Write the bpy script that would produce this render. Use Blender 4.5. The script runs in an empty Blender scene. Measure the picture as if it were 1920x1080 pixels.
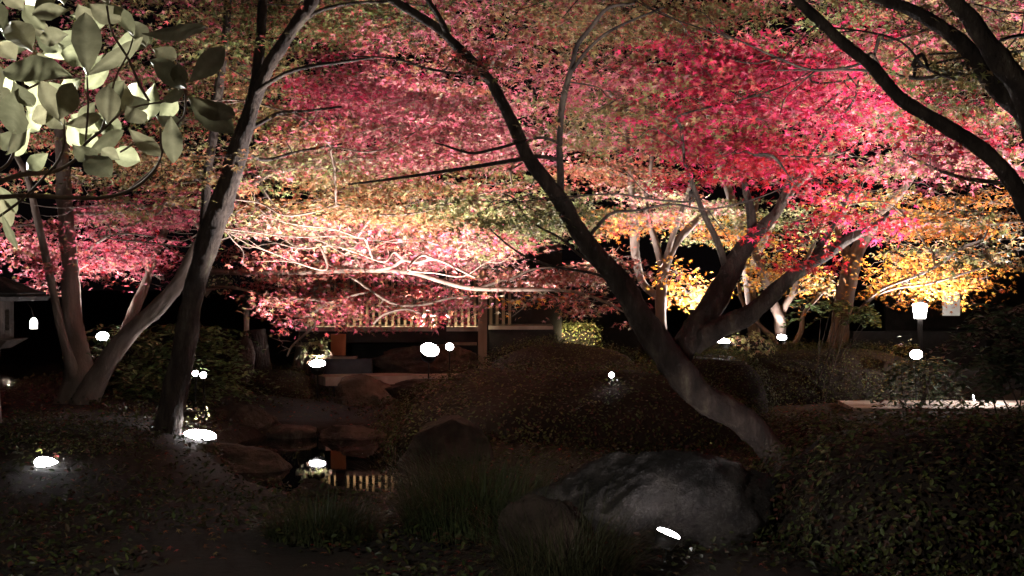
import bpy, math, random
import numpy as np
from mathutils import Vector, Matrix
rng = np.random.default_rng(7)
random.seed(7)
C = bpy.context.scene.collection
sc = bpy.context.scene
R = math.radians
# ------------------------------------------------------------------ camera, sky, exposure
CAMZ, F, CX, CY = 1.7, 2667.0, 960.0, 540.0
cam_d = bpy.data.cameras.new("camera"); cam = bpy.data.objects.new("camera", cam_d); C.objects.link(cam)
cam.location = (0, 0, CAMZ); cam.rotation_euler = (R(90), 0, 0)
cam_d.sensor_width = 36; cam_d.lens = 50.0; cam_d.clip_end = 2000; cam_d.clip_start = 0.05
sc.camera = cam
w = bpy.data.worlds.new("World"); sc.world = w; w.use_nodes = True
nt = w.node_tree; bg = nt.nodes['Background']
sky = nt.nodes.new('ShaderNodeTexSky'); sky.sky_type = 'NISHITA'; sky.sun_disc = False
sky.sun_elevation = R(-6); sky.sun_rotation = R(200)
mixn = nt.nodes.new('ShaderNodeMix'); mixn.data_type = 'RGBA'; mixn.inputs[0].default_value = 0.9
mixn.inputs[7].default_value = (0.016, 0.010, 0.0115, 1)       # town glow on a night sky
nt.links.new(sky.outputs[0], mixn.inputs[6]); nt.links.new(mixn.outputs[2], bg.inputs[0])
bg.inputs[1].default_value = 0.06
sc.view_settings.view_transform = 'Standard'; sc.view_settings.look = 'None'
sc.view_settings.exposure = 1.15; sc.view_settings.gamma = 1
cy = sc.cycles
cy.max_bounces = 6; cy.diffuse_bounces = 1; cy.glossy_bounces = 3; cy.transmission_bounces = 3; cy.transparent_max_bounces = 4
cy.sample_clamp_indirect = 3.0; cy.use_denoising = True
cy.caustics_reflective = False; cy.caustics_refractive = False

def P(px, py, d):
    return np.array([(px-CX)/F*d, d, CAMZ-(py-CY)/F*d])
def gz(d): pass
# ------------------------------------------------------------------ materials
def new_mat(name):
    m = bpy.data.materials.new(name); m.use_nodes = True
    n = m.node_tree; n.nodes.clear()
    out = n.nodes.new('ShaderNodeOutputMaterial')
    return m, n, out
def noise(n, scale, detail=4, coord='Object', rough=.6, vec_scale=None):
    tc = n.nodes.new('ShaderNodeTexCoord'); t = n.nodes.new('ShaderNodeTexNoise')
    t.inputs['Scale'].default_value = scale; t.inputs['Detail'].default_value = detail; t.inputs['Roughness'].default_value = rough
    src = tc.outputs[coord]
    if vec_scale:
        mp = n.nodes.new('ShaderNodeMapping'); mp.inputs['Scale'].default_value = vec_scale
        n.links.new(src, mp.inputs[0]); src = mp.outputs[0]
    n.links.new(src, t.inputs['Vector']); return t
def ramp(n, src, stops):
    r = n.nodes.new('ShaderNodeValToRGB'); e = r.color_ramp.elements
    while len(e) < len(stops): e.new(0.5)
    for el, (p, c) in zip(e, stops): el.position = p; el.color = (*c, 1)
    n.links.new(src, r.inputs[0]); return r
def surf_mat(name, stops, scale=3, rough=.85, bump=.4, bscale=12, vec=None, bdist=.03, spec=.3, metal=0):
    m, n, out = new_mat(name); p = n.nodes.new('ShaderNodeBsdfPrincipled')
    t = noise(n, scale, 6, vec_scale=vec); r = ramp(n, t.outputs[0], stops)
    n.links.new(r.outputs[0], p.inputs['Base Color'])
    p.inputs['Roughness'].default_value = rough; p.inputs['Specular IOR Level'].default_value = spec; p.inputs['Metallic'].default_value = metal
    if bump:
        t2 = noise(n, bscale, 8, vec_scale=vec, rough=.7); b = n.nodes.new('ShaderNodeBump')
        b.inputs['Strength'].default_value = bump; b.inputs['Distance'].default_value = bdist
        n.links.new(t2.outputs[0], b.inputs['Height']); n.links.new(b.outputs[0], p.inputs['Normal'])
    n.links.new(p.outputs[0], out.inputs[0]); return m
def leaf_mat(name, trans=.45, rough=.45, spec=.35, veins=False):
    """leaf colour comes from the per-leaf attribute: each leaf's own pigment"""
    m, n, out = new_mat(name)
    a = n.nodes.new('ShaderNodeAttribute'); a.attribute_name = 'pigment'
    p = n.nodes.new('ShaderNodeBsdfPrincipled'); t = n.nodes.new('ShaderNodeBsdfTranslucent'); mx = n.nodes.new('ShaderNodeMixShader')
    src = a.outputs['Color']
    if veins:
        nz = noise(n, 60, 3); mul = n.nodes.new('ShaderNodeMix'); mul.data_type = 'RGBA'; mul.blend_type = 'MULTIPLY'; mul.inputs[0].default_value = .5
        rr = ramp(n, nz.outputs[0], [(.35, (.7, .7, .62)), (.65, (1.15, 1.15, 1.1))])
        n.links.new(src, mul.inputs[6]); n.links.new(rr.outputs[0], mul.inputs[7]); src = mul.outputs[2]
    n.links.new(src, p.inputs['Base Color']); n.links.new(src, t.inputs['Color'])
    p.inputs['Roughness'].default_value = rough; p.inputs['Specular IOR Level'].default_value = spec
    mx.inputs[0].default_value = trans
    n.links.new(p.outputs[0], mx.inputs[1]); n.links.new(t.outputs[0], mx.inputs[2]); n.links.new(mx.outputs[0], out.inputs[0])
    return m
def emit_mat(name, col, s):
    m, n, out = new_mat(name); e = n.nodes.new('ShaderNodeEmission'); e.inputs[0].default_value = (*col, 1); e.inputs[1].default_value = s
    n.links.new(e.outputs[0], out.inputs[0]); m.cycles.emission_sampling = 'NONE'; return m
M = {}
M['maple'] = leaf_mat('maple_leaf', .42, .5, .22)
M['shrub'] = leaf_mat('shrub_leaf', .2, .5, .25)
M['glossy'] = leaf_mat('broad_leaf', .3, .42, .35, True)
M['bark_dark'] = surf_mat('dark_bark', [(.3, (.014, .009, .008)), (.5, (.038, .026, .021)), (.62, (.07, .05, .038)), (.72, (.11, .10, .07))], 8, .9, 1.0, 22, (1, 1, .3), .06)
M['bark_pale'] = surf_mat('pale_bark', [(.3, (.08, .053, .042)), (.55, (.16, .11, .085)), (.8, (.25, .18, .14))], 6, .85, .6, 16, (1, 1, .4), .02)
M['bark_grey'] = surf_mat('grey_bark', [(.3, (.09, .062, .05)), (.6, (.15, .11, .09)), (.8, (.22, .17, .14))], 5, .9, .7, 16, (1, 1, .35), .03)
M['rock'] = surf_mat('rock', [(.3, (.02, .013, .01)), (.5, (.055, .036, .028)), (.62, (.1, .068, .053)), (.75, (.045, .04, .025))], 3.4, .85, 1.0, 8, None, .1)
M['rock_grey'] = surf_mat('grey_rock', [(.35, (.009, .007, .007)), (.5, (.022, .018, .017)), (.62, (.055, .045, .042)), (.72, (.018, .015, .014))], 3.2, .8, 1.0, 7, None, .12)
M['rock_brown'] = surf_mat('brown_rock', [(.3, (.04, .028, .02)), (.5, (.10, .066, .045)), (.7, (.16, .115, .08))], 2.0, .9, 1.0, 5, None, .08)
M['stone'] = surf_mat('cut_stone', [(.3, (.25, .2, .17)), (.7, (.45, .37, .32))], 5, .8, .3, 30, None, .01)
M['soil'] = surf_mat('soil', [(.3, (.008, .005, .004)), (.55, (.02, .013, .009)), (.8, (.035, .02, .014))], 1.6, .95, .8, 12, None, .05)
M['wood'] = surf_mat('old_wood', [(.3, (.12, .08, .055)), (.7, (.28, .2, .14))], 4, .8, .3, 20, (1, 1, .15), .01)
M['wood_dark'] = surf_mat('dark_wood', [(.3, (.012, .009, .009)), (.7, (.03, .024, .022))], 4, .8, .3, 20, (1, .2, 1), .01)
M['wood_orange'] = surf_mat('orange_wood', [(.3, (.3, .1, .035)), (.7, (.5, .19, .07))], 4, .6, .2, 20, (1, 1, .15), .01)
M['blue_stone'] = surf_mat('slate', [(.3, (.04, .045, .06)), (.7, (.1, .11, .14))], 3, .6, .4, 14, None, .02)
M['metal'] = surf_mat('black_metal', [(.3, (.012, .012, .012)), (.7, (.03, .03, .03))], 20, .45, 0, metal=.3)
M['white'] = surf_mat('white_cloth', [(.3, (.7, .68, .66)), (.7, (.8, .78, .76))], 8, .8, .1, 20)
M['lens'] = emit_mat('lamp_glass', (1, .96, .97), 30)
M['paper'] = emit_mat('lit_paper', (1, .93, .86), 12)
M['paper_dim'] = emit_mat('lit_paper_dim', (1, .9, .82), 3)
m, n, out = new_mat('pond_water'); p = n.nodes.new('ShaderNodeBsdfPrincipled')
p.inputs['Base Color'].default_value = (.004, .005, .004, 1); p.inputs['Roughness'].default_value = .02; p.inputs['IOR'].default_value = 1.45
t = noise(n, 5, 3); b = n.nodes.new('ShaderNodeBump'); b.inputs['Strength'].default_value = .012; b.inputs['Distance'].default_value = .02
n.links.new(t.outputs[0], b.inputs['Height']); n.links.new(b.outputs[0], p.inputs['Normal']); n.links.new(p.outputs[0], out.inputs[0])
M['water'] = m

# ------------------------------------------------------------------ object helpers
def empty(name, label, cat, loc=(0, 0, 0), group=None):
    o = bpy.data.objects.new(name, None); C.objects.link(o); o.location = loc
    o.empty_display_size = .2; o['label'] = label; o['category'] = cat
    if group: o['group'] = group
    return o
def tag(o, label, cat, group=None, kind=None):
    if label: o['label'] = label
    if cat: o['category'] = cat
    if group: o['group'] = group
    if kind: o['kind'] = kind
    return o
class MB:
    """collects vertex and face arrays; vertices are in world space, shifted to the parent's origin on build"""
    def __init__(s): s.v = []; s.f3 = []; s.f4 = []; s.n = 0; s.c = []
    def add(s, v, f4=None, f3=None, col=None):
        v = np.asarray(v, float)
        if f4 is not None and len(f4): s.f4.append(np.asarray(f4, int)+s.n)
        if f3 is not None and len(f3): s.f3.append(np.asarray(f3, int)+s.n)
        s.v.append(v); s.n += len(v)
        s.c.append(np.full((len(v), 3), .5) if col is None else col)
    def build(s, name, mat, parent=None, smooth=False, attr=False):
        v = np.concatenate(s.v)
        if parent is not None: v = v-np.array(parent.location)
        f4 = np.concatenate(s.f4) if s.f4 else np.zeros((0, 4), int)
        f3 = np.concatenate(s.f3) if s.f3 else np.zeros((0, 3), int)
        me = bpy.data.meshes.new(name)
        nl = len(f4)*4+len(f3)*3; nf = len(f4)+len(f3)
        me.vertices.add(len(v)); me.vertices.foreach_set('co', v.astype(np.float32).ravel())
        me.loops.add(nl); me.loops.foreach_set('vertex_index', np.concatenate([f4.ravel(), f3.ravel()]).astype(np.int32))
        me.polygons.add(nf)
        me.polygons.foreach_set('loop_start', np.concatenate([np.arange(len(f4))*4, len(f4)*4+np.arange(len(f3))*3]).astype(np.int32))
        me.polygons.foreach_set('use_smooth', np.full(nf, bool(smooth)))
        me.update(calc_edges=True)
        if attr:
            c = np.concatenate(s.c); a = me.attributes.new('pigment', 'FLOAT_COLOR', 'POINT')
            a.data.foreach_set('color', np.concatenate([c, np.ones((len(c), 1))], 1).astype(np.float32).ravel())
        me.materials.append(M[mat] if isinstance(mat, str) else mat)
        o = bpy.data.objects.new(name, me); C.objects.link(o)
        if parent is not None: o.parent = parent
        return o
def spline(pts, k):
    """Catmull-Rom through rows [x,y,z,r]"""
    p = np.asarray(pts, float); p = np.vstack([2*p[0]-p[1], p, 2*p[-1]-p[-2]]); out = []
    for i in range(1, len(p)-2):
        t = np.linspace(0, 1, k, endpoint=False)[:, None]
        out.append(.5*((2*p[i])+(-p[i-1]+p[i+1])*t+(2*p[i-1]-5*p[i]+4*p[i+1]-p[i+2])*t**2+(-p[i-1]+3*p[i]-3*p[i+1]+p[i+2])*t**3))
    out.append(p[-2][None]); q = np.vstack(out); q[:, 3] = np.maximum(q[:, 3], .0008); return q
def tube(mb, q, sides=6, lump=0):
    q = np.asarray(q, float); n = len(q); d = np.gradient(q[:, :3], axis=0)
    d /= np.linalg.norm(d, axis=1)[:, None]+1e-9
    up = np.array([0.13, 1, 0.21]); a = np.cross(d, up); a /= np.linalg.norm(a, axis=1)[:, None]+1e-9; b = np.cross(d, a)
    th = np.linspace(0, 2*math.pi, sides, endpoint=False)
    rr = q[:, 3][:, None]*np.ones((1, sides))
    if lump:
        ph = rng.uniform(0, 6, 4); s = np.arange(n)[:, None]
        rr = rr*(1+lump*(np.sin(2*th+ph[0]+s*.35)*.5+np.sin(3*th+ph[1]-s*.23)*.35+np.sin(th*5+ph[2]+s*.6)*.2)+lump*.12*rng.normal(size=(n, 1))+lump*.35*np.sin(th*9+ph[3]+np.sin(s*.5)*1.5)*(sides > 12)+lump*.22*rng.normal(size=(n, sides))*(sides > 12))
    v = q[:, None, :3]+rr[..., None]*(np.cos(th)[None, :, None]*a[:, None]+np.sin(th)[None, :, None]*b[:, None])
    i = np.arange(n-1)[:, None]*sides; j = np.arange(sides)[None]; j2 = (j+1) % sides
    f = np.stack([i+j, i+j2, i+sides+j2, i+sides+j], -1).reshape(-1, 4)
    v = v.reshape(-1, 3); k = len(v)
    v = np.vstack([v, q[0, :3], q[-1, :3]])
    f3 = [[(x+1) % sides, x, k] for x in range(sides)]+[[(n-1)*sides+x, (n-1)*sides+(x+1) % sides, k+1] for x in range(sides)]
    mb.add(v, f, f3)
def box(mb, x0, x1, y0, y1, z0, z1):
    v = [(x, y, z) for x in (x0, x1) for y in (y0, y1) for z in (z0, z1)]
    mb.add(v, [[0, 1, 3, 2], [4, 6, 7, 5], [0, 4, 5, 1], [2, 3, 7, 6], [0, 2, 6, 4], [1, 5, 7, 3]])
def obox(mb, a, b, wid, z0, z1):
    """a box whose long axis runs from a to b (xy)"""
    a = np.array(a, float); b = np.array(b, float); t = (b-a)/np.linalg.norm(b-a); nn = np.array([-t[1], t[0]])*wid/2
    c = [a-nn, b-nn, b+nn, a+nn]
    v = [(*q, z0) for q in c]+[(*q, z1) for q in c]
    mb.add(v, [[3, 2, 1, 0], [4, 5, 6, 7], [0, 1, 5, 4], [1, 2, 6, 5], [2, 3, 7, 6], [3, 0, 4, 7]])
# leaf templates: verts in (x = along, y = across), unit size
def maple_template(lobes=5):
    ang = np.radians([-105, -52, 0, 52, 105]) if lobes == 5 else np.radians([-70, 0, 70])
    ln = [.6, .9, 1.05, .9, .6] if lobes == 5 else [.8, 1, .8]
    v = [(0, 0, 0)]; st = ang[1]-ang[0]
    nt_ = [(a-st/2) for a in ang]+[ang[-1]+st/2]
    for i, a in enumerate(nt_):
        r = .3 if 0 < i < len(nt_)-1 else .14
        v.append((math.cos(a)*r, math.sin(a)*r, .03))
    for a, l in zip(ang, ln): v.append((math.cos(a)*l, math.sin(a)*l, -.12))
    k = len(nt_)
    f = [[0, 1+i, 1+k+i, 2+i] for i in range(len(ang))]
    return np.array(v), np.array(f)
MAPLE5 = maple_template(5); MAPLE3 = maple_template(3)
OVAL = (np.array([(0, 0, 0), (.35, .24, .06), (.35, -.24, .06), (.7, .2, .03), (.7, -.2, .03), (1, 0, -.08), (.5, 0, -.02)]),
        np.array([[0, 2, 6, 1], [1, 6, 5, 3], [6, 2, 4, 5]]))
def leaves(mb, pos, nrm, size, col, tpl, lay=None):
    """one leaf per row of pos, its face along nrm, turned at random about it"""
    n = len(pos); nrm = nrm/(np.linalg.norm(nrm, axis=1)[:, None]+1e-9)
    rdir = rng.normal(size=(n, 3)) if lay is None else lay
    a = rdir-(rdir*nrm).sum(1)[:, None]*nrm; a /= np.linalg.norm(a, axis=1)[:, None]+1e-9; b = np.cross(nrm, a)
    tv, tf = tpl; s = size[:, None, None] if np.ndim(size) else size
    v = pos[:, None]+s*(tv[None, :, 0:1]*a[:, None]+tv[None, :, 1:2]*b[:, None]+tv[None, :, 2:3]*nrm[:, None])
    k = len(tv); f = (tf[None]+(np.arange(n)*k)[:, None, None]).reshape(-1, 4)
    mb.add(v.reshape(-1, 3), f, None, np.repeat(col, k, 0))
# palettes: (pigment, weight), real leaf colours
PAL = {
 'crimson': [((.52, .025, .10), 5), ((.45, .02, .05), 3), ((.30, .012, .03), 2), ((.5, .06, .06), 1)],
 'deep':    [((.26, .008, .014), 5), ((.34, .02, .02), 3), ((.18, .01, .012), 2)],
 'pink':    [((.48, .10, .15), 5), ((.44, .15, .16), 3), ((.40, .05, .09), 3), ((.36, .22, .12), 1)],
 'dusty':   [((.30, .07, .055), 4), ((.24, .10, .05), 3), ((.20, .14, .06), 2), ((.34, .05, .05), 2)],
 'green':   [((.13, .15, .045), 4), ((.18, .17, .06), 3), ((.24, .16, .07), 2), ((.10, .12, .04), 2)],
 'olive':   [((.20, .16, .06), 4), ((.26, .16, .07), 3), ((.15, .13, .05), 2), ((.30, .11, .06), 1)],
 'cream':   [((.32, .29, .14), 5), ((.26, .27, .10), 3), ((.36, .20, .13), 2)],
 'blush':   [((.42, .20, .18), 4), ((.42, .12, .12), 3), ((.42, .34, .22), 2), ((.36, .08, .07), 2)],
 'rust':    [((.22, .075, .03), 4), ((.17, .10, .035), 3), ((.24, .045, .025), 2), ((.16, .13, .045), 2)],
 'orange':  [((.60, .20, .03), 4), ((.55, .12, .025), 3), ((.6, .32, .05), 2)],
 'yellow':  [((.60, .27, .03), 4), ((.62, .22, .03), 3), ((.55, .40, .08), 2), ((.5, .14, .03), 1)],
 'moss':    [((.05, .068, .02), 4), ((.08, .088, .025), 3), ((.05, .045, .02), 2)],
 'darkred': [((.08, .03, .022), 3), ((.06, .04, .02), 3), ((.05, .05, .02), 2)],
}
def colours(pal, n, base=None):
    p = PAL[pal]; w_ = np.array([x[1] for x in p], float); w_ /= w_.sum()
    c = np.array([x[0] for x in p])[rng.choice(len(p), n, p=w_)]
    if base is not None: c = c*.7+base*.3
    return np.clip(c*rng.uniform(.45, 1.4, (n, 1)), .003, .85)
# ------------------------------------------------------------------ ground, pond
def ss(x): x = np.clip(x, 0, 1); return x*x*(3-2*x)
def ground_h(x, y):
    x = np.asarray(x, float); y = np.asarray(y, float)
    h = .06+.03*np.sin(x*1.7+y*.6)+.03*np.sin(x*.7-y*1.1)
    h = h+.35*ss((-x-2.2)/2.5)*ss((y-10)/4)*(1-ss((y-24)/6))        # left bank
    e = np.sqrt(((x+1.75+.18*(y-14))/1.15)**2+((y-14.6)/2.7)**2)
    h = h-.75*(1-ss((e-.7)/.4))
    return h
def axis(lo, hi, fine0, fine1, step):
    a = [fine0]; s = step
    while a[0] > lo: s *= 1.25; a.insert(0, a[0]-s)
    b = list(np.arange(fine0+step, fine1, step)); s = step; a += b
    while a[-1] < hi: s *= 1.25; a.append(a[-1]+s)
    return np.array(a)
xs = axis(-400, 400, -13, 13, .2); ys = axis(-60, 900, 3, 34, .2)
X, Y = np.meshgrid(xs, ys); Z = ground_h(X, Y)
mb = MB(); nx, ny = len(xs), len(ys)
i, j = np.meshgrid(np.arange(ny-1), np.arange(nx-1), indexing='ij'); q = i*nx+j
mb.add(np.stack([X, Y, Z], -1).reshape(-1, 3), np.stack([q, q+1, q+nx+1, q+nx], -1).reshape(-1, 4))
tag(mb.build('ground', 'soil', smooth=True), None, None, kind='structure')
mb = MB(); box(mb, -4.2, .8, 10.4, 18.2, -.12, -.05)
tag(mb.build('pond_water', 'water'), None, None, kind='structure')
# ------------------------------------------------------------------ lamps
def cyl(mb, c, axis_, r0, r1, h, sides=20, dome=0):
    """closed frustum from c along axis_, the far cap domed"""
    axis_ = np.array(axis_, float); axis_ /= np.linalg.norm(axis_); u = np.cross(axis_, (0.3, 1, .2)); u /= np.linalg.norm(u); w_ = np.cross(axis_, u)
    th = np.linspace(0, 2*math.pi, sides, endpoint=False); ring = np.cos(th)[:, None]*u+np.sin(th)[:, None]*w_
    rows = [c+ring*r0, c+axis_*h+ring*r1]
    if dome:
        for k in (.35, .7): rows.append(c+axis_*(h+dome*math.sin(k*math.pi/2))+ring*r1*math.cos(k*math.pi/2))
    v = np.vstack(rows+[np.array([c]), np.array([c+axis_*(h+dome)])]); n_ = len(rows); k = n_*sides
    f = [[r*sides+x, r*sides+(x+1) % sides, (r+1)*sides+(x+1) % sides, (r+1)*sides+x] for r in range(n_-1) for x in range(sides)]
    f3 = [[(x+1) % sides, x, k] for x in range(sides)]+[[(n_-1)*sides+x, (n_-1)*sides+(x+1) % sides, k+1] for x in range(sides)]
    mb.add(v, f, f3)
LAMP_SCALE = 1.35
def floodlight(px, py, d, dia, aim, power, label, cone=110, col=(1, .93, .9), group='small floodlights set in the garden', pos=None, laim=None):
    c = P(px, py, d) if pos is None else np.array(pos, float); a = np.array(aim, float); a /= np.linalg.norm(a); r = dia/2
    g = float(ground_h(c[0], c[1]))
    e = empty('garden_floodlight', label, 'floodlight', tuple(c), group)
    h = MB(); cyl(h, c-a*.16*dia/.25, a, r*.75, r*1.08, .145*dia/.25); h.build('housing', 'metal', e, True)
    l = MB(); cyl(l, c-a*.012, a, r*.98, r*.98, .012, 20, r*.22); l.build('lens', 'lens', e, True)
    s = MB(); b = c-a*.1*dia/.25; tube(s, [[*b, .012], [b[0], b[1], min(b[2]-.05, g+.05), .012], [b[0], b[1], g-.15, .006]], 6); s.build('stake', 'metal', e)
    ld = bpy.data.lights.new('lamp_light', 'SPOT'); ld.energy = power*LAMP_SCALE; ld.color = col; ld.spot_size = R(cone); ld.spot_blend = .7; ld.shadow_soft_size = .05
    lo = bpy.data.objects.new('lamp_light', ld); C.objects.link(lo); lo.parent = e
    lo.location = tuple(a*(r*.25+.03)); lo.rotation_euler = Vector(-(a if laim is None else np.array(laim, float))).to_track_quat('Z', 'Y').to_euler()
    return e
#            px    py    d     dia   aim             power
LAMPS = [   # ..., cone, direction of the beam
 (375, 815, 14.3, .33, (.12, -.12, 1), 950, 'flat glowing floodlight at the foot of the dark leaning trunk, widest ellipse in the photo', 72, (.55, .7, 1)),
 (90, 871, 12.0, .23, (.5, -.35, 1), 70, 'tilted floodlight in the ground cover nearest the left edge', 60, (-.7, .4, 1)),
 (192, 630, 16.5, .14, (.15, -1.0, 1.1), 150, 'round floodlight shining in the fork of the grey multi-stemmed tree', 100, (.1, -.2, 1)),
 (595, 681, 19.86, .23, (0, -.35, 1), 650, 'floodlight at the pond edge under a small lit sprig, mirrored in the water', 75, (.15, -.45, 1)),
 (806, 655, 19.6, .26, (.25, -.75, .9), 800, 'large bright floodlight on the boulder in front of the veranda', 75, (.05, -.45, 1)),
 (843, 650, 20.0, .11, (.1, -1, .5), 100, 'small round floodlight just right of the big one on the veranda boulder', 110, (.1, -.3, 1)),
 (1349, 638, 20.0, .30, (.1, -.12, 1), 900, 'wide flat floodlight on the hedge top between the two rising limbs', 150, (.0, -.5, 1)),
 (1466, 632, 22.5, .15, (0, -.6, 1), 40, 'small floodlight at the foot of the slim forked maple on the hedge', 100, (0, -.1, 1)),
 (1718, 664, 19.9, .17, (-.3, -1.0, 1.0), 750, 'round floodlight at the right end of the clipped hedge', 100, (.05, -.2, 1)),
 (1147, 703, 15.2, .06, (0, -1, .3), 3, 'tiny round lamp alone on the dark leafy mound', 110, None),
 (1254, 999, 8.5, .145, (.42, .05, 1), 7, 'slanted floodlight low against the big grey boulder in the foreground', 85, (-.85, .9, .45)),
 (366, 700, 16.2, .07, (0, -1, .5), 10, 'left one of two tiny lamps beside the green bush', 110, None),
 (381, 703, 16.2, .075, (0, -1, .5), 10, 'right one of two tiny lamps beside the green bush', 110, None),
 (1826, 748, 19.8, .11, (1, -.3, .12), 22, 'small lamp lying low over the pale path kerb and shining right', 110, (1, -.2, -.1)),
 (1689, 657, 21.2, .09, (0, -.15, 1), 25, 'thin edge-on lamp with a dark housing at the hedge end among leaves', 110, None),
]
for a in LAMPS: floodlight(*a[:7], cone=a[7], laim=a[8])
# extra floodlights, added out of view to light crowns, trunk foot and kerb
HID = [  # x, y, z, aim, power, cone
 (-3.6, 18.6, .1, (.2, .0, 1), 500, 95), (-2.34, 20.8, .0, (.1, -.2, 1), 1300, 100), (-6.3, 17.8, .4, (.1, .0, 1), 1100, 90),
 (-.9, 14.4, .05, (-.1, .05, 1), 1500, 100), (.6, 18.4, .1, (-.1, -.05, 1), 1500, 100), (2.9, 14.5, .1, (-.1, -.22, 1), 2300, 95),
 (3.9, 12.4, .1, (.05, -.1, 1), 1500, 90), (5.2, 23.8, .1, (.3, -.1, 1), 1800, 95), (8.6, 21.5, .3, (-.2, -.1, 1), 1000, 95), (1.3, 7.6, .0, (.75, 4.6, 4.0), 2900, 44), (-1.5, 7.5, .0, (.62, 8.5, 4.5), 5200, 29), (1.75, 11.2, .1, (.35, .8, .45), 9, 110),
 (2.9, 24.4, .1, (0, -.1, 1), 1300, 95), (-5.2, 20.5, .3, (0, 0, 1), 1200, 100), (5.6, 11.6, .2, (-.2, -.1, 1), 1000, 84),
 (-6.2, 14.8, .3, (.05, .1, 1), 380, 62), (.3, 13.9, -.09, (-.05, -.42, 1), 1900, 100), (2.1, 14.6, -.05, (.0, -.3, 1), 2300, 95), (7.4, 19.1, 1.1, (-1, .05, -.42), 150, 80),
]
for k, (x, y, z, aim, pw, cn) in enumerate(HID):
    floodlight(0, 0, 0, .2, aim, pw, 'black garden floodlight added out of view as extra light on the garden', cone=cn, pos=(x, y, z), group='extra floodlights added out of view')
def lamp_only(name, loc, power, rad=.15, col=(1, .85, .7), aim=None, cone=120):
    ld = bpy.data.lights.new(name, 'SPOT' if aim else 'POINT'); ld.energy = power; ld.color = col; ld.shadow_soft_size = rad
    lo = bpy.data.objects.new(name, ld); C.objects.link(lo); lo.location = loc
    if aim: ld.spot_size = R(cone); ld.spot_blend = .8; lo.rotation_euler = Vector(-np.array(aim, float)).to_track_quat('Z', 'Y').to_euler()
    return lo
# unseen fill lamps, added around the camera to light the foreground
lamp_only('foreground_fill', (4.5, -1.0, 3.0), 50, .3, (1, .74, .62))
lamp_only('foreground_fill', (-5.0, 0.5, 3.0), 10, .3, (1, .70, .60))
# the lamp left of the frame that burns behind the big-leaved branch
lamp_only('tree_lamp', (-1.72, 3.95, 1.95), 170, .06, (1, .97, .85))
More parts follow.
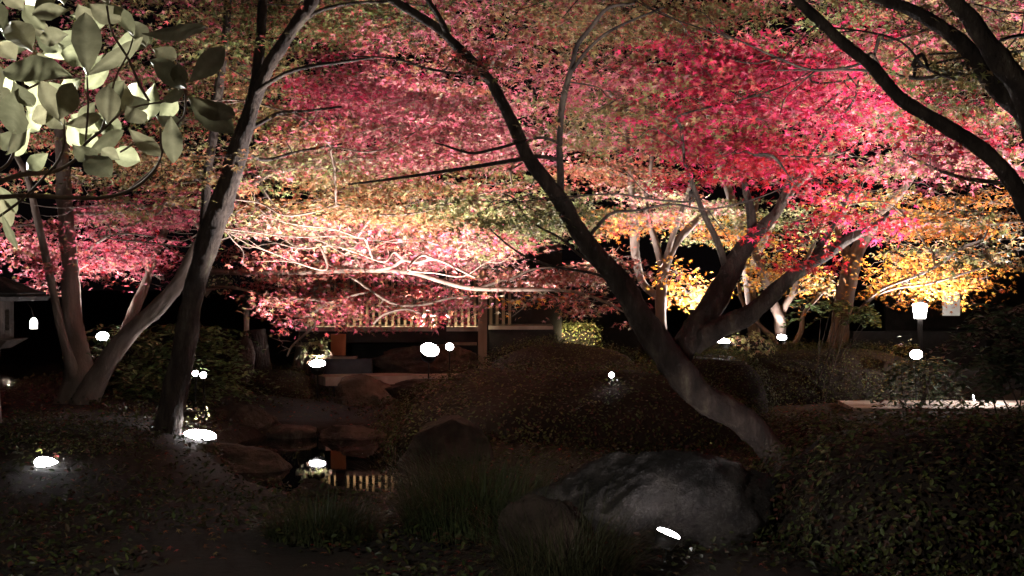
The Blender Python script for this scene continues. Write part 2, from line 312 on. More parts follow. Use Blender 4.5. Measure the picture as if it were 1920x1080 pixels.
# ------------------------------------------------------------------ trees
TWIG = [0]
class Tree:
    def __init__(s, name, label, bark, loc, group='maples in autumn colour'):
        s.e = empty(name, label, 'tree', loc, group); s.w = MB(); s.l = MB(); s.nodes = []; s.bark = bark; s.pads = 0
    def limb(s, pts, d0, d1, lump=None, wob=.0, sides=None):
        """pts: (px, py, width px); depth runs from d0 to d1"""
        p = np.array(pts, float); L = np.r_[0, np.cumsum(np.hypot(*np.diff(p[:, :2], axis=0).T))]; L /= L[-1]
        d = d0+(d1-d0)*L+(rng.normal(size=len(p))*wob if wob else 0)
        q = np.array([[*P(a, b, dd), w_/2/F*dd] for (a, b, w_), dd in zip(p, d)])
        q = spline(q, 12 if q[:, 3].max() > .06 else 6); s.limb3(q, lump, sides); return q
    def limb3(s, q, lump=None, sides=None):
        big = q[:, 3].max()
        tube(s.w, q, sides or (22 if big > .06 else 8 if big > .02 else 5), (.1 if big > .05 else .06) if lump is None else lump)
        s.nodes.append(q[:, :4])
    def pad(s, c, r, n, pal, size=.034, thick=.10, mix=None, sep=1.0, tilt=None):
        c = np.array(c); nodes = np.vstack(s.nodes)
        dd = np.linalg.norm((nodes[:, :3]-c)*[1, 1, 1.6], axis=1)+rng.uniform(0, .25, len(nodes)); k = dd.argmin(); o = nodes[k]
        D = np.linalg.norm(o[:3]-c); r0 = min(max(.005+.006*D, .004), max(o[3]*.8, .003))
        mid = o[:3]*.5+c*.5+[0, 0, .06*D]+rng.normal(size=3)*.07*D
        q34 = o[:3]*.2+c*.8+rng.normal(size=3)*.05*D
        q = spline([[*o[:3], r0], [*mid, r0*.75], [*q34, r0*.5], [*c, .0035]], 4); tube(s.w, q, 5)
        s.nodes.append(q[6:, :])
        out = c-o[:3]; out[2] = 0; out = out/(np.linalg.norm(out)+1e-6)
        tx, ty = rng.normal(size=2)*.09
        if tilt is not None: tx = tilt
        n = int(n*.58); m = max(5, int(r*11)); subs = []
        for i in range(m):                                            # sub twigs, each with its leaves
            th = rng.uniform(0, 2*math.pi); rr = r*math.sqrt(rng.uniform(.08, 1))
            v = np.array([math.cos(th)*rr, math.sin(th)*rr*.85, 0]); v[2] = v[0]*tx+v[1]*ty-.12*rr*rr/r+rng.normal()*thick*.45
            subs.append(c+v)
            if i % 2 == 0:
                e = c+v; mm = (c+e)/2+rng.normal(size=3)*.04+[0, 0, .03]
                tube(s.w, [[*c, .0036], [*mm, .0028], [*e, .0015]], 3)
        subs = np.array(subs); base = np.array(random.choices([x[0] for x in PAL[pal]], [x[1] for x in PAL[pal]])[0])
        idx = rng.integers(0, m, n); sp = .17*sep*max(.6, r/.7)
        pos = subs[idx]+rng.normal(size=(n, 3))*[sp, sp, thick*.28]
        nrm = np.array([0, 0, 1.])+rng.normal(size=(n, 3))*.58
        col = colours(pal, n, base)
        if mix: 
            k2 = rng.random(n) < mix[1]; col[k2] = colours(mix[0], k2.sum())
        lay = (pos-c)+rng.normal(size=(n, 3))*.25; lay[:, 2] -= .15
        leaves(s.l, pos, nrm, rng.uniform(.72, 1.2, n)*size*1.5, col, MAPLE5, lay); s.pads += 1
    def fill(s, x0, y0, x1, y1, d0, d1, pal, n, r=(.45, .8), dens=330, mix=None, size=.034, thick=.10, sep=1.0):
        left = n
        while left > 0:                                      # tiers: a few pads side by side at one height
            m = min(left, int(rng.integers(1, 4))); left -= m
            d = rng.uniform(d0, d1); py = rng.uniform(y0+min(12, (y1-y0)*.3), y1-min(12, (y1-y0)*.3)); sl = rng.normal()*.12
            px = rng.uniform(x0, x1); sg = rng.choice([-1, 1])
            for k in range(m):
                rad = rng.uniform(*r); mx_ = min(rad*F/d*.5, (x1-x0)*.4); cx = px+sg*k*rad*1.25*F/d
                if cx < x0+mx_ or cx > x1-mx_: cx = rng.uniform(x0+mx_, x1-mx_)
                c = P(cx, py-sl*(cx-px), d+rng.normal()*.2)
                s.pad(c, rad, int(dens*(rad/.65)**2*rng.uniform(.7, 1.2)), pal, size, thick, mix, sep, sl+rng.normal()*.04)
    def bare(s, n, x0, y0, x1, y1, d0, d1, rise=.1):
        """wandering side branches that show between the sprays"""
        for _ in range(n):
            nodes = np.vstack(s.nodes); c = P(rng.uniform(x0, x1), rng.uniform(y0, y1), rng.uniform(d0, d1))
            o = nodes[np.linalg.norm(nodes[:, :3]-c, axis=1).argmin()]; dx = rng.choice([-1, 1]) if abs(c[0]-o[0]) < .3 else np.sign(c[0]-o[0])
            pts = [[*o[:3], min(.02, o[3]*.8)], [*(o[:3]*.5+c*.5+[0, 0, .1]), .015], [*c, .010]]; p = c.copy(); a = rng.normal()*.15+rise
            for k in range(int(rng.integers(4, 8))):
                a += rng.normal()*.35; a = max(-.12, min(.55, a)); p = p+np.array([dx*.3*math.cos(a), rng.normal()*.08, .3*math.sin(a)]); pts.append([*p, max(.003, .009-.0012*k)])
                if rng.random() < .6:
                    b = a+rng.choice([-.45, 1])*rng.uniform(.4, .8); q = p.copy(); sub = [[*p, .006]]
                    for j in range(3): b += rng.normal()*.3; q = q+np.array([dx*.15*math.cos(b), rng.normal()*.06, .15*math.sin(b)]); sub.append([*q, .005-.0012*j])
                    tube(s.w, spline(sub, 3), 5)
            s.limb3(spline(pts, 4))
    def done(s):
        s.w.build('trunk', s.bark, s.e, True)
        if s.l.n: s.l.build('crown', 'maple', s.e, False, True)
        return s.e

# A: the leaning maple in the middle with its two rising limbs
A = Tree('maple_tree', 'big maple with dark trunk leaning up left across the middle, crimson leaves', 'bark_dark', (2.46, 12.4, 0))
A.limb([(1515, 960, 74), (1490, 915, 58), (1470, 885, 50), (1440, 838, 50), (1402, 795, 52), (1362, 770, 54), (1318, 745, 54), (1280, 705, 56), (1242, 652, 54), (1198, 590, 48), (1160, 525, 42), (1115, 475, 36), (1082, 430, 33), (1054, 380, 31), (1025, 342, 27), (990, 294, 25), (965, 240, 23), (936, 182, 20), (915, 146, 18), (865, 96, 18), (825, 56, 16), (778, 26, 16), (735, -2, 15), (660, -50, 10)], 12.4, 11.6)
A.limb([(1050, 375, 14), (1051, 330, 14), (1049, 290, 12), (1050, 250, 12), (1053, 205, 12), (1062, 160, 11), (1073, 122, 10), (1082, 86, 9), (1106, 54, 8), (1140, 15, 7), (1190, 6, 5)], 12.0, 11.2)
A.limb([(1074, 132, 8), (1098, 98, 7), (1130, 68, 6), (1172, 44, 5), (1245, 14, 4)], 11.5, 11.2)
A.limb([(1048, 300, 9), (1030, 296, 8), (1004, 293, 8), (985, 297, 9), (930, 306, 8), (868, 316, 7), (800, 326, 6), (730, 336, 5), (652, 346, 3)], 11.9, 11.5)
A.limb([(1047, 268, 6), (1020, 258, 6), (984, 264, 6), (925, 280, 6), (882, 287, 5), (832, 272, 4), (815, 268, 3)], 11.9, 11.4)
A.limb([(838, 62, 12), (824, 34, 11), (800, -4, 9)], 11.7, 11.5)
A.limb([(905, 140, 6), (860, 138, 5), (800, 128, 5), (740, 110, 4), (660, 105, 3)], 11.7, 11.2)
A.limb([(1130, 500, 6), (1092, 482, 5), (1050, 446, 5), (1012, 426, 4), (985, 405, 3), (962, 372, 3), (942, 362, 2)], 12.1, 12.6)
A.limb([(1165, 532, 6), (1110, 512, 5), (1040, 500, 5), (980, 478, 4), (930, 440, 3), (886, 392, 2)], 12.1, 13)
A.limb([(1252, 700, 50), (1282, 652, 50), (1312, 608, 48), (1340, 565, 46), (1360, 530, 42), (1376, 497, 38), (1392, 470, 34), (1415, 442, 26), (1438, 418, 22), (1460, 392, 18), (1476, 350, 13), (1490, 300, 8)], 12.3, 12.9)
A.limb([(1408, 452, 16), (1410, 420, 18), (1405, 385, 16), (1396, 345, 12), (1392, 320, 9)], 12.8, 12.9)
A.limb([(1364, 512, 14), (1346, 456, 13), (1320, 402, 11), (1300, 350, 9), (1284, 306, 7)], 12.6, 12.3)
A.limb([(1300, 648, 40), (1325, 628, 42), (1356, 612, 40), (1400, 592, 36), (1440, 560, 32), (1476, 525, 27), (1510, 500, 24), (1542, 482, 22), (1572, 460, 20), (1602, 442, 17), (1640, 424, 13), (1668, 398, 9)], 12.4, 11.9)
A.limb([(1518, 496, 10), (1532, 470, 12), (1552, 440, 11), (1575, 400, 8), (1600, 350, 6)], 12.1, 12.0)
A.limb([(1460, 400, 6), (1500, 320, 6), (1550, 250, 7), (1600, 190, 5), (1610, 150, 4)], 12.8, 12.2)
A.limb([(1400, 330, 6), (1460, 260, 6), (1530, 210, 6), (1580, 170, 4)], 12.9, 12.2)
A.limb([(1640, 200, 5), (1660, 250, 5), (1690, 290, 5), (1650, 330, 4)], 12.2, 12.4)
A.bare(5, 1150, 100, 1600, 400, 11.4, 12, .3)
A.fill(690, -20, 1080, 170, 12.2, 14, 'dusty', 20, (.4, .7), 300, ('pink', .45))
A.fill(800, 50, 960, 150, 10.9, 11.4, 'dusty', 4, (.28, .4), 300, ('green', .2))
A.fill(880, -20, 1320, 110, 12.2, 14, 'olive', 20, (.45, .8), 300, ('dusty', .3))
A.fill(1030, 90, 1220, 210, 12, 13.5, 'pink', 9, (.4, .7), 300, ('dusty', .3))
A.fill(1080, 175, 1240, 290, 12, 13.5, 'olive', 9, (.4, .7), 280, ('pink', .25))
A.fill(1200, 40, 1500, 200, 11.6, 13.6, 'crimson', 24, (.4, .75), 360, ('dusty', .3))
A.fill(1330, 90, 1690, 220, 11.6, 13.6, 'crimson', 24, (.4, .75), 360, ('pink', .35))
A.fill(1170, 180, 1560, 300, 11.8, 13.4, 'crimson', 20, (.4, .7), 320, ('dusty', .4))
A.fill(1180, 20, 1700, 320, 12, 13.6, 'olive', 9, (.3, .6), 280, ('crimson', .4))
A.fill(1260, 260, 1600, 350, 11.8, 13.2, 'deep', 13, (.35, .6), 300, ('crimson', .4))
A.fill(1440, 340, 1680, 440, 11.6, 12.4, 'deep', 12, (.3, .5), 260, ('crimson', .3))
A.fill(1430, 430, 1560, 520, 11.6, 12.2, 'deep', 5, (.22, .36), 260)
A.fill(1600, 400, 1670, 480, 11.6, 12.0, 'crimson', 3, (.18, .28), 220)
A.fill(860, 330, 1120, 470, 12.4, 14, 'green', 10, (.4, .7), 280, ('cream', .4))
A.done()

# D: dark trunk at left
Dt = Tree('maple_tree', 'maple with a near-black trunk left of centre under green and red leaves', 'bark_dark', (-3.6, 14.2, .2))
Dt.limb([(285, 900, 74), (297, 858, 60), (318, 780, 52), (334, 710, 46), (347, 640, 44), (357, 580, 40), (368, 525, 38), (384, 475, 42), (398, 425, 46), (418, 375, 42), (437, 318, 38), (450, 268, 36), (465, 225, 30), (478, 182, 27), (498, 135, 26), (524, 92, 24), (555, 45, 24), (588, 0, 24), (615, -50, 16)], 14.2, 13.6)
Dt.limb([(466, 215, 24), (478, 160, 20), (486, 100, 19), (490, 45, 18), (494, -10, 16)], 13.8, 14.2)
Dt.limb([(378, 480, 16), (384, 400, 18), (390, 320, 18), (402, 240, 18), (412, 150, 18), (424, 60, 16), (428, -10, 14)], 15.2, 15.2)
Dt.limb([(480, 172, 10), (505, 155, 9), (540, 136, 8), (585, 124, 7), (650, 115, 6), (700, 108, 4)], 13.7, 13.2)
Dt.limb([(462, 245, 10), (490, 230, 8), (525, 212, 7), (575, 208, 5), (640, 200, 4)], 13.8, 14.4)
Dt.limb([(560, 45, 8), (600, 20, 7), (660, 6, 6), (730, 4, 5), (800, 12, 3)], 13.7, 13.4)
Dt.limb([(425, 300, 12), (440, 262, 8), (470, 290, 6), (500, 300, 6), (560, 284, 5), (640, 270, 4)], 13.9, 15)
Dt.fill(380, -20, 640, 100, 14.4, 16, 'green', 18, (.45, .8), 330, ('dusty', .25))
Dt.fill(420, 60, 560, 250, 14.6, 16, 'olive', 9, (.35, .6), 260, ('dusty', .3))
Dt.fill(200, 270, 470, 400, 13.2, 15.5, 'olive', 16, (.4, .65), 270, ('rust', .35))
Dt.fill(560, -20, 800, 80, 13.8, 15.6, 'green', 12, (.45, .8), 320, ('dusty', .35))
Dt.fill(460, 210, 620, 280, 13.4, 14.6, 'rust', 6, (.3, .5), 250, ('pink', .3))
Dt.done()

# F: the brightly lit maple spreading low over the veranda
Ft = Tree('maple_tree', 'brightly lit pale-barked maple spreading low in front of the slatted veranda, blush and cream leaves', 'bark_pale', (-3.9, 18.0, .2))
Ft.limb([(322, 760, 24), (344, 640, 22), (362, 560, 20), (384, 510, 15), (396, 470, 12), (410, 420, 10)], 17.6, 17.4)
Ft.limb([(380, 512, 14), (410, 509, 12), (450, 511, 10), (560, 511, 9), (640, 508, 9), (700, 507, 9), (770, 511, 9), (830, 528, 9), (880, 540, 9), (960, 543, 8), (1060, 545, 6), (1120, 560, 5), (1180, 590, 3)], 17.6, 14.6)
Ft.limb([(704, 507, 7), (736, 500, 7), (756, 488, 6), (780, 492, 6), (815, 486, 5), (850, 500, 5), (890, 520, 4)], 16.2, 15.2)
Ft.limb([(900, 540, 6), (935, 528, 6), (965, 520, 5), (1000, 505, 4), (1060, 500, 3)], 16.1, 15.6)
Ft.limb([(384, 550, 14), (400, 540, 7), (440, 540, 6), (500, 553, 5), (560, 560, 5), (640, 560, 4)], 18.1, 16.8)
Ft.limb([(500, 545, 6), (505, 562, 6), (530, 582, 6), (548, 589, 7), (578, 591, 7), (603, 575, 6), (640, 560, 5), (690, 548, 4)], 17, 16.6)
Ft.limb([(578, 591, 6), (592, 606, 6), (570, 628, 5), (548, 648, 5), (538, 668, 3)], 16.8, 16.9)
Ft.limb([(660, 520, 6), (700, 548, 5), (740, 570, 6), (790, 572, 5), (840, 560, 4), (880, 556, 3)], 16.7, 16.3)
Ft.limb([(548, 589, 5), (530, 610, 5), (505, 606, 3)], 16.8, 16.9)
Ft.limb([(700, 608, 4), (720, 590, 5), (760, 580, 4), (790, 588, 3)], 16.4, 16.2)
Ft.limb([(350, 620, 20), (388, 480, 16), (440, 380, 13), (520, 320, 11), (640, 300, 8), (780, 296, 5)], 18.2, 17.2)
Ft.limb([(430, 395, 10), (460, 420, 9), (540, 440, 8), (660, 430, 6), (800, 450, 4)], 18, 17)
Ft.limb([(640, 300, 7), (700, 250, 6), (780, 235, 6), (840, 230, 6), (900, 225, 3)], 17.2, 16.4)
Ft.limb([(520, 320, 8), (560, 240, 7), (640, 180, 6), (720, 170, 4)], 17.4, 16.6)
Ft.limb([(820, 248, 4), (845, 232, 5), (880, 228, 4), (935, 222, 3)], 16.2, 16.0)
Ft.bare(4, 460, 440, 1000, 540, 14.8, 15.8)
Ft.bare(5, 500, 180, 1000, 420, 14.2, 15.0)
Ft.fill(440, 255, 760, 345, 15.4, 17.6, 'cream', 22, (.45, .8), 330, ('blush', .35))
Ft.fill(440, 200, 1060, 480, 14.6, 16, 'dusty', 18, (.35, .6), 280, ('pink', .5))
Ft.fill(440, 260, 1060, 480, 14.6, 16, 'green', 14, (.35, .6), 280, ('rust', .5))
Ft.fill(570, 70, 760, 200, 15.5, 18, 'pink', 20, (.45, .8), 320, ('crimson', .3))
Ft.fill(620, 160, 960, 270, 14.6, 17.4, 'pink', 30, (.45, .8), 330, ('blush', .3))
Ft.fill(740, 230, 1060, 330, 14.5, 17, 'blush', 18, (.45, .8), 300, ('pink', .5))
Ft.fill(480, 330, 900, 410, 14.4, 16.5, 'rust', 24, (.4, .75), 310, ('olive', .4))
Ft.fill(800, 340, 1090, 460, 14.6, 17, 'cream', 20, (.4, .7), 300, ('green', .6))
Ft.fill(420, 395, 720, 470, 15.8, 17.8, 'blush', 22, (.4, .7), 320, ('cream', .4))
Ft.fill(640, 420, 1000, 500, 15.8, 17.4, 'blush', 22, (.4, .7), 300, ('pink', .35))
Ft.fill(410, 460, 700, 530, 16.6, 18, 'dusty', 16, (.35, .6), 280, ('blush', .4))
Ft.fill(480, 530, 900, 608, 16.2, 17.4, 'pink', 34, (.35, .6), 290, ('dusty', .5), thick=.12)
Ft.fill(880, 490, 1200, 545, 15.2, 16.8, 'dusty', 17, (.35, .6), 280, ('blush', .4))
Ft.fill(930, 545, 1050, 610, 15.6, 16.6, 'orange', 6, (.2, .32), 230, ('blush', .6))
Ft.fill(1050, 530, 1200, 600, 15, 16, 'dusty', 7, (.25, .4), 230, ('blush', .2))
Ft.fill(505, 620, 600, 668, 16.6, 17, 'dusty', 3, (.14, .22), 100, ('cream', .2))
Ft.done()

# E: the grey multi-stemmed tree at left
E = Tree('maple_tree', 'grey multi-stemmed maple at the left edge with pink leaves lit from below', 'bark_grey', (-4.9, 16.0, .4))
E.limb([(128, 810, 92), (138, 762, 72), (148, 710, 60), (143, 650, 44), (134, 580, 35), (132, 500, 31), (126, 440, 29), (121, 380, 28), (118, 320, 26), (112, 240, 20), (100, 120, 14)], 16.0, 16.2)
E.limb([(140, 705, 22), (120, 640, 17), (104, 570, 15), (92, 510, 15), (80, 455, 14), (66, 395, 13), (52, 335, 11), (28, 288, 10), (-10, 230, 9)], 15.9, 15.2)
E.limb([(150, 770, 60), (178, 718, 42), (208, 668, 36), (245, 622, 32), (290, 582, 30), (335, 530, 28), (368, 470, 26), (392, 425, 24), (420, 370, 14)], 15.9, 14.9)
E.limb([(175, 740, 26), (200, 695, 24), (222, 660, 24), (240, 615, 24), (254, 575, 22), (268, 545, 18), (290, 480, 14), (320, 400, 12), (324, 330, 8)], 16.4, 16.8)
E.limb([(120, 400, 9), (200, 400, 6), (260, 388, 6), (330, 385, 4)], 16.2, 16)
E.limb([(160, 470, 5), (215, 435, 6), (262, 415, 5), (290, 390, 3)], 16.3, 16)
E.bare(5, 150, 380, 380, 480, 15.2, 15.8)
E.fill(130, 350, 420, 440, 15.8, 17.6, 'pink', 24, (.4, .65), 300, ('blush', .1))
E.fill(60, 420, 330, 520, 15.8, 17.6, 'pink', 24, (.4, .65), 290, ('deep', .15))
E.fill(-30, 400, 140, 540, 15.6, 17.4, 'pink', 14, (.35, .55), 260, ('dusty', .4))
E.fill(140, 510, 330, 545, 16.3, 17.4, 'pink', 5, (.2, .3), 120, ('dusty', .3))
E.fill(-30, 200, 400, 360, 16.5, 18.5, 'dusty', 20, (.5, .8), 250, ('green', .4))
E.fill(300, 60, 520, 300, 16.5, 18.5, 'green', 18, (.5, .8), 260, ('dusty', .4))
E.fill(-40, -20, 440, 230, 15.5, 18.5, 'pink', 24, (.5, .8), 260, ('green', .5))
E.done()

# C: maple rising at the right edge, near
Cc = Tree('maple_tree', 'near maple at the right edge whose bare curved limbs sweep up left across the corner', 'bark_dark', (4.3, 9.6, 0))
Cc.limb([(2120, 1100, 110), (2090, 820, 90), (2040, 600, 76), (1985, 470, 60), (1945, 420, 44), (1920, 380, 34), (1903, 350, 32), (1876, 312, 30), (1840, 280, 29), (1795, 250, 28), (1745, 220, 26), (1695, 190, 25), (1662, 156, 24), (1630, 120, 23), (1580, 80, 21), (1540, 42, 20), (1495, 0, 18), (1450, -50, 12)], 9.6, 9.0)
Cc.limb([(1985, 470, 50), (1960, 330, 52), (1934, 230, 44), (1915, 165, 46), (1876, 115, 44), (1846, 75, 38), (1820, 35, 33), (1786, -2, 28), (1750, -50, 18)], 9.6, 8.9)
Cc.limb([(1960, 300, 36), (1920, 215, 34), (1880, 180, 34), (1842, 130, 32), (1812, 90, 31), (1762, 50, 27), (1712, 20, 24), (1650, -2, 20), (1600, -20, 12)], 9.6, 9.2)
Cc.limb([(1842, 148, 10), (1790, 138, 9), (1740, 146, 9), (1690, 143, 7), (1655, 134, 6), (1560, 130, 4), (1450, 132, 3)], 9.5, 10.8)
Cc.limb([(1960, 60, 8), (1885, 72, 7), (1850, 95, 8), (1800, 98, 5), (1742, 102, 4)], 9.3, 9.8)
Cc.limb([(1905, 345, 9), (1870, 342, 9), (1800, 332, 8), (1745, 312, 6), (1700, 290, 4)], 9.5, 10.6)
Cc.bare(5, 1560, 60, 1850, 330, 9.6, 10.2)
Cc.fill(1560, -20, 1960, 70, 9.6, 12, 'olive', 20, (.3, .55), 230, ('pink', .25))
Cc.fill(1640, 60, 1960, 190, 9.8, 12.5, 'olive', 22, (.3, .6), 240, ('green', .3))
Cc.fill(1660, 160, 1900, 280, 9.9, 12, 'crimson', 12, (.3, .55), 260, ('deep', .5))
Cc.fill(1680, 150, 1930, 230, 9.7, 11, 'green', 9, (.3, .45), 220, ('olive', .5))
Cc.fill(1640, 260, 1960, 350, 10, 12.6, 'pink', 20, (.3, .55), 250, ('olive', .35))
Cc.fill(1740, 400, 1960, 520, 10, 11.2, 'olive', 10, (.25, .45), 220, ('green', .4))
Cc.fill(1480, -20, 1620, 60, 11, 13, 'green', 7, (.4, .6), 240, ('crimson', .3))
Cc.done()

# G: maple behind the hedge at right, orange
G = Tree('maple_tree', 'maple with straight pale trunk behind the hedge, yellow-orange leaves over the lantern', 'bark_pale', (4.9, 21.5, .2))
G.limb([(1566, 680, 44), (1571, 638, 38), (1578, 590, 34), (1588, 540, 34), (1598, 492, 32), (1618, 452, 24), (1648, 404, 18), (1690, 360, 14), (1720, 320, 8)], 21.5, 20.5)
G.limb([(1594, 520, 20), (1586, 470, 18), (1574, 446, 12), (1560, 400, 8)], 21.4, 21.6)
G.limb([(1620, 455, 10), (1660, 418, 8), (1700, 412, 7), (1765, 410, 7), (1830, 420, 5), (1920, 415, 4)], 21, 19.5)
G.limb([(1655, 400, 9), (1700, 396, 8), (1760, 400, 7), (1800, 388, 6), (1835, 378, 4), (1890, 384, 3)], 20.8, 19.8)
G.limb([(1574, 625, 9), (1600, 592, 7), (1640, 556, 6), (1680, 540, 6), (1740, 532, 5), (1800, 515, 4), (1880, 490, 3)], 21.5, 17.5)
G.limb([(1600, 590, 5), (1650, 545, 5), (1730, 512, 6), (1770, 490, 6), (1800, 465, 6), (1840, 450, 5), (1852, 430, 3)], 20.5, 17)
G.bare(6, 1640, 380, 1860, 500, 18, 19)
G.fill(1640, 335, 1960, 450, 18.5, 21, 'orange', 24, (.35, .7), 280, ('olive', .35))
G.fill(1640, 350, 1960, 520, 18, 19.5, 'olive', 10, (.3, .5), 230, ('orange', .4))
G.fill(1600, 465, 1890, 565, 18.4, 20.8, 'yellow', 26, (.25, .6), 280, ('orange', .5), thick=.2)
G.fill(1660, 500, 1800, 565, 19.6, 20.4, 'yellow', 7, (.25, .4), 230, thick=.2)
G.fill(1650, 420, 1800, 480, 18.6, 20, 'green', 5, (.3, .5), 180, ('olive', .5))
G.fill(1520, 340, 1700, 430, 20, 22, 'yellow', 12, (.4, .6), 240, ('cream', .5))
G.done()
# G2: slim forked maple at the lamp
G2 = Tree('maple_tree', 'slim forked maple by a small lamp on the hedge, bright yellow leaves', 'bark_pale', (4.3, 22.8, .2))
G2.limb([(1466, 680, 26), (1464, 630, 22), (1461, 596, 22), (1452, 572, 18), (1440, 540, 16), (1426, 500, 15), (1414, 468, 14), (1410, 430, 10), (1420, 380, 7)], 22.8, 22.4)
G2.limb([(1462, 600, 14), (1474, 570, 13), (1490, 545, 12), (1496, 515, 10), (1520, 470, 7), (1540, 420, 5)], 22.8, 22.2)
G2.limb([(1486, 650, 12), (1502, 620, 10), (1506, 590, 9), (1528, 562, 8), (1560, 530, 6)], 22.8, 23)
G2.limb([(1458, 640, 12), (1430, 616, 9), (1406, 590, 9), (1390, 560, 7), (1384, 530, 5)], 22.8, 23)
G2.fill(1380, 470, 1560, 560, 21.8, 23.6, 'yellow', 24, (.3, .55), 280, ('cream', .3), thick=.22)
G2.fill(1230, 370, 1560, 470, 21.5, 24, 'cream', 20, (.45, .7), 250, ('green', .5))
G2.fill(1300, 390, 1480, 470, 21.5, 23.5, 'yellow', 12, (.35, .55), 250, ('orange', .4))
G2.done()
# H: slender stems left of the red tree
H = Tree('maple_tree', 'slender maple of thin upright stems behind the leaning trunk, orange leaves', 'bark_grey', (2.0, 19.5, .2))
H.limb([(1243, 690, 26), (1240, 625, 22), (1239, 560, 20), (1246, 505, 19), (1262, 462, 17), (1288, 432, 14), (1314, 408, 11), (1345, 392, 7)], 19.5, 19.3)
H.limb([(1243, 510, 14), (1228, 450, 13), (1212, 395, 11), (1214, 350, 10), (1221, 308, 8), (1225, 240, 5)], 19.4, 19)
H.limb([(1238, 560, 16), (1205, 530, 14), (1191, 470, 17), (1190, 420, 16), (1184, 350, 13), (1180, 295, 10), (1170, 220, 5)], 19.5, 19.2)
H.limb([(1246, 500, 12), (1262, 440, 11), (1284, 380, 9), (1296, 340, 6)], 19.4, 19)
H.fill(1080, 375, 1260, 460, 18.5, 20.5, 'orange', 16, (.35, .6), 250, ('dusty', .5))
H.fill(1245, 490, 1350, 580, 19, 20.4, 'yellow', 10, (.3, .42), 280, ('orange', .4), thick=.2)
H.fill(1060, 280, 1280, 380, 18.5, 20.5, 'dusty', 16, (.5, .8), 260, ('rust', .4))
H.fill(1130, 330, 1330, 420, 18.5, 20.5, 'blush', 12, (.4, .7), 250, ('cream', .4))
H.fill(1090, 460, 1180, 520, 18.5, 19.5, 'dusty', 4, (.25, .4), 200)
H.done()
# background maples that close the view above
B1 = Tree('maple_tree', 'far reddish maple behind the others closing the view over the veranda', 'bark_grey', (-3, 22.5, .2))
B1.limb([(560, 700, 30), (590, 560, 24), (640, 420, 18), (680, 260, 14), (720, 60, 9)], 22.5, 21.5)
B1.limb([(600, 540, 14), (520, 400, 12), (440, 250, 10), (380, 60, 7)], 22.5, 21.5)
B1.limb([(640, 420, 12), (760, 320, 10), (880, 180, 8), (960, 60, 5)], 22.2, 21)
B1.fill(380, -30, 1000, 330, 19.5, 23, 'pink', 60, (.7, 1.1), 190, ('green', .4), size=.045)
B1.fill(460, 330, 1000, 500, 19, 20.8, 'dusty', 34, (.6, 1.0), 190, ('blush', .3), size=.042)
B1.fill(480, 500, 860, 575, 19, 20.6, 'dusty', 12, (.5, .7), 180, ('deep', .4), size=.04)
B1.fill(280, -260, 1000, -20, 18, 22, 'olive', 22, (.7, 1.1), 190, ('pink', .4), size=.045)
B1.fill(150, -30, 480, 160, 20, 22, 'olive', 12, (.6, 1.0), 200, ('pink', .3), size=.045)
B1.done()
B2 = Tree('maple_tree', 'far mixed green and red maple behind the crimson crown', 'bark_grey', (4.4, 24, .2))
B2.limb([(1420, 690, 24), (1405, 540, 20), (1380, 400, 16), (1330, 250, 12), (1290, 60, 8)], 24, 23)
B2.limb([(1400, 520, 14), (1470, 380, 12), (1580, 250, 10), (1640, 60, 6)], 24, 22.5)
B2.limb([(1350, 300, 10), (1200, 220, 8), (1080, 120, 5)], 23.3, 22)
B2.limb([(1580, 250, 9), (1740, 160, 8), (1860, 60, 5)], 22.8, 22)
B2.fill(980, -30, 1500, 330, 20.5, 24, 'dusty', 56, (.7, 1.1), 190, ('green', .45), size=.045)
B2.fill(1450, -30, 1960, 340, 20, 24, 'olive', 54, (.7, 1.1), 190, ('pink', .4), size=.045)
B2.fill(980, -260, 1960, -20, 18, 22, 'olive', 26, (.7, 1.1), 190, ('pink', .4), size=.045)
B2.done()

# ------------------------------------------------------------------ the near branch with big leaves, upper left
def big_leaf(mb, b, t, wpx, db, dt, roll, curl, col):
    """obovate leaf from base to tip (pixels at their own depths)"""
    p0 = P(*b, db); p1 = P(*t, dt); ax = p1-p0; L = np.linalg.norm(ax); ax /= L
    view = (p0+p1)/2-np.array([0, 0, CAMZ]); view /= np.linalg.norm(view)
    side = np.cross(view, ax); side /= np.linalg.norm(side); nr = np.cross(ax, side)
    if nr[1] > 0: nr = -nr
    W = .9*wpx/F*(db+dt)/2/2; W /= max(.35, math.cos(roll)); s2 = side*math.cos(roll)+nr*math.sin(roll); n2 = np.cross(ax, s2)
    K = 11; us = np.linspace(0, 1, K); v = []; 
    for u in us:
        prof = math.sin(math.pi*u**1.2)**.82 if 0 < u < 1 else 0
        prof = max(prof, .03 if u < .5 else .02)
        wob = 1+.03*math.sin(u*19+wpx)
        for s in (-1, -.5, 0, .5, 1):
            z = .16*W*abs(s)**1.5+curl*L*(u*(1-u))*.5-.1*L*u*u*curl+.012*L*math.sin(u*22)*abs(s)*prof
            if s == 0: z -= .05*W
            v.append(p0+ax*u*L+s2*s*W*prof*wob+n2*z)
    f = [[r*5+c, r*5+c+1, (r+1)*5+c+1, (r+1)*5+c] for r in range(K-1) for c in range(4)]
    cc = np.tile(col, (len(v), 1)); cc[2::5] = cc[2::5]*1.25+.02
    mb.add(v, f, None, np.clip(cc, 0, .8))
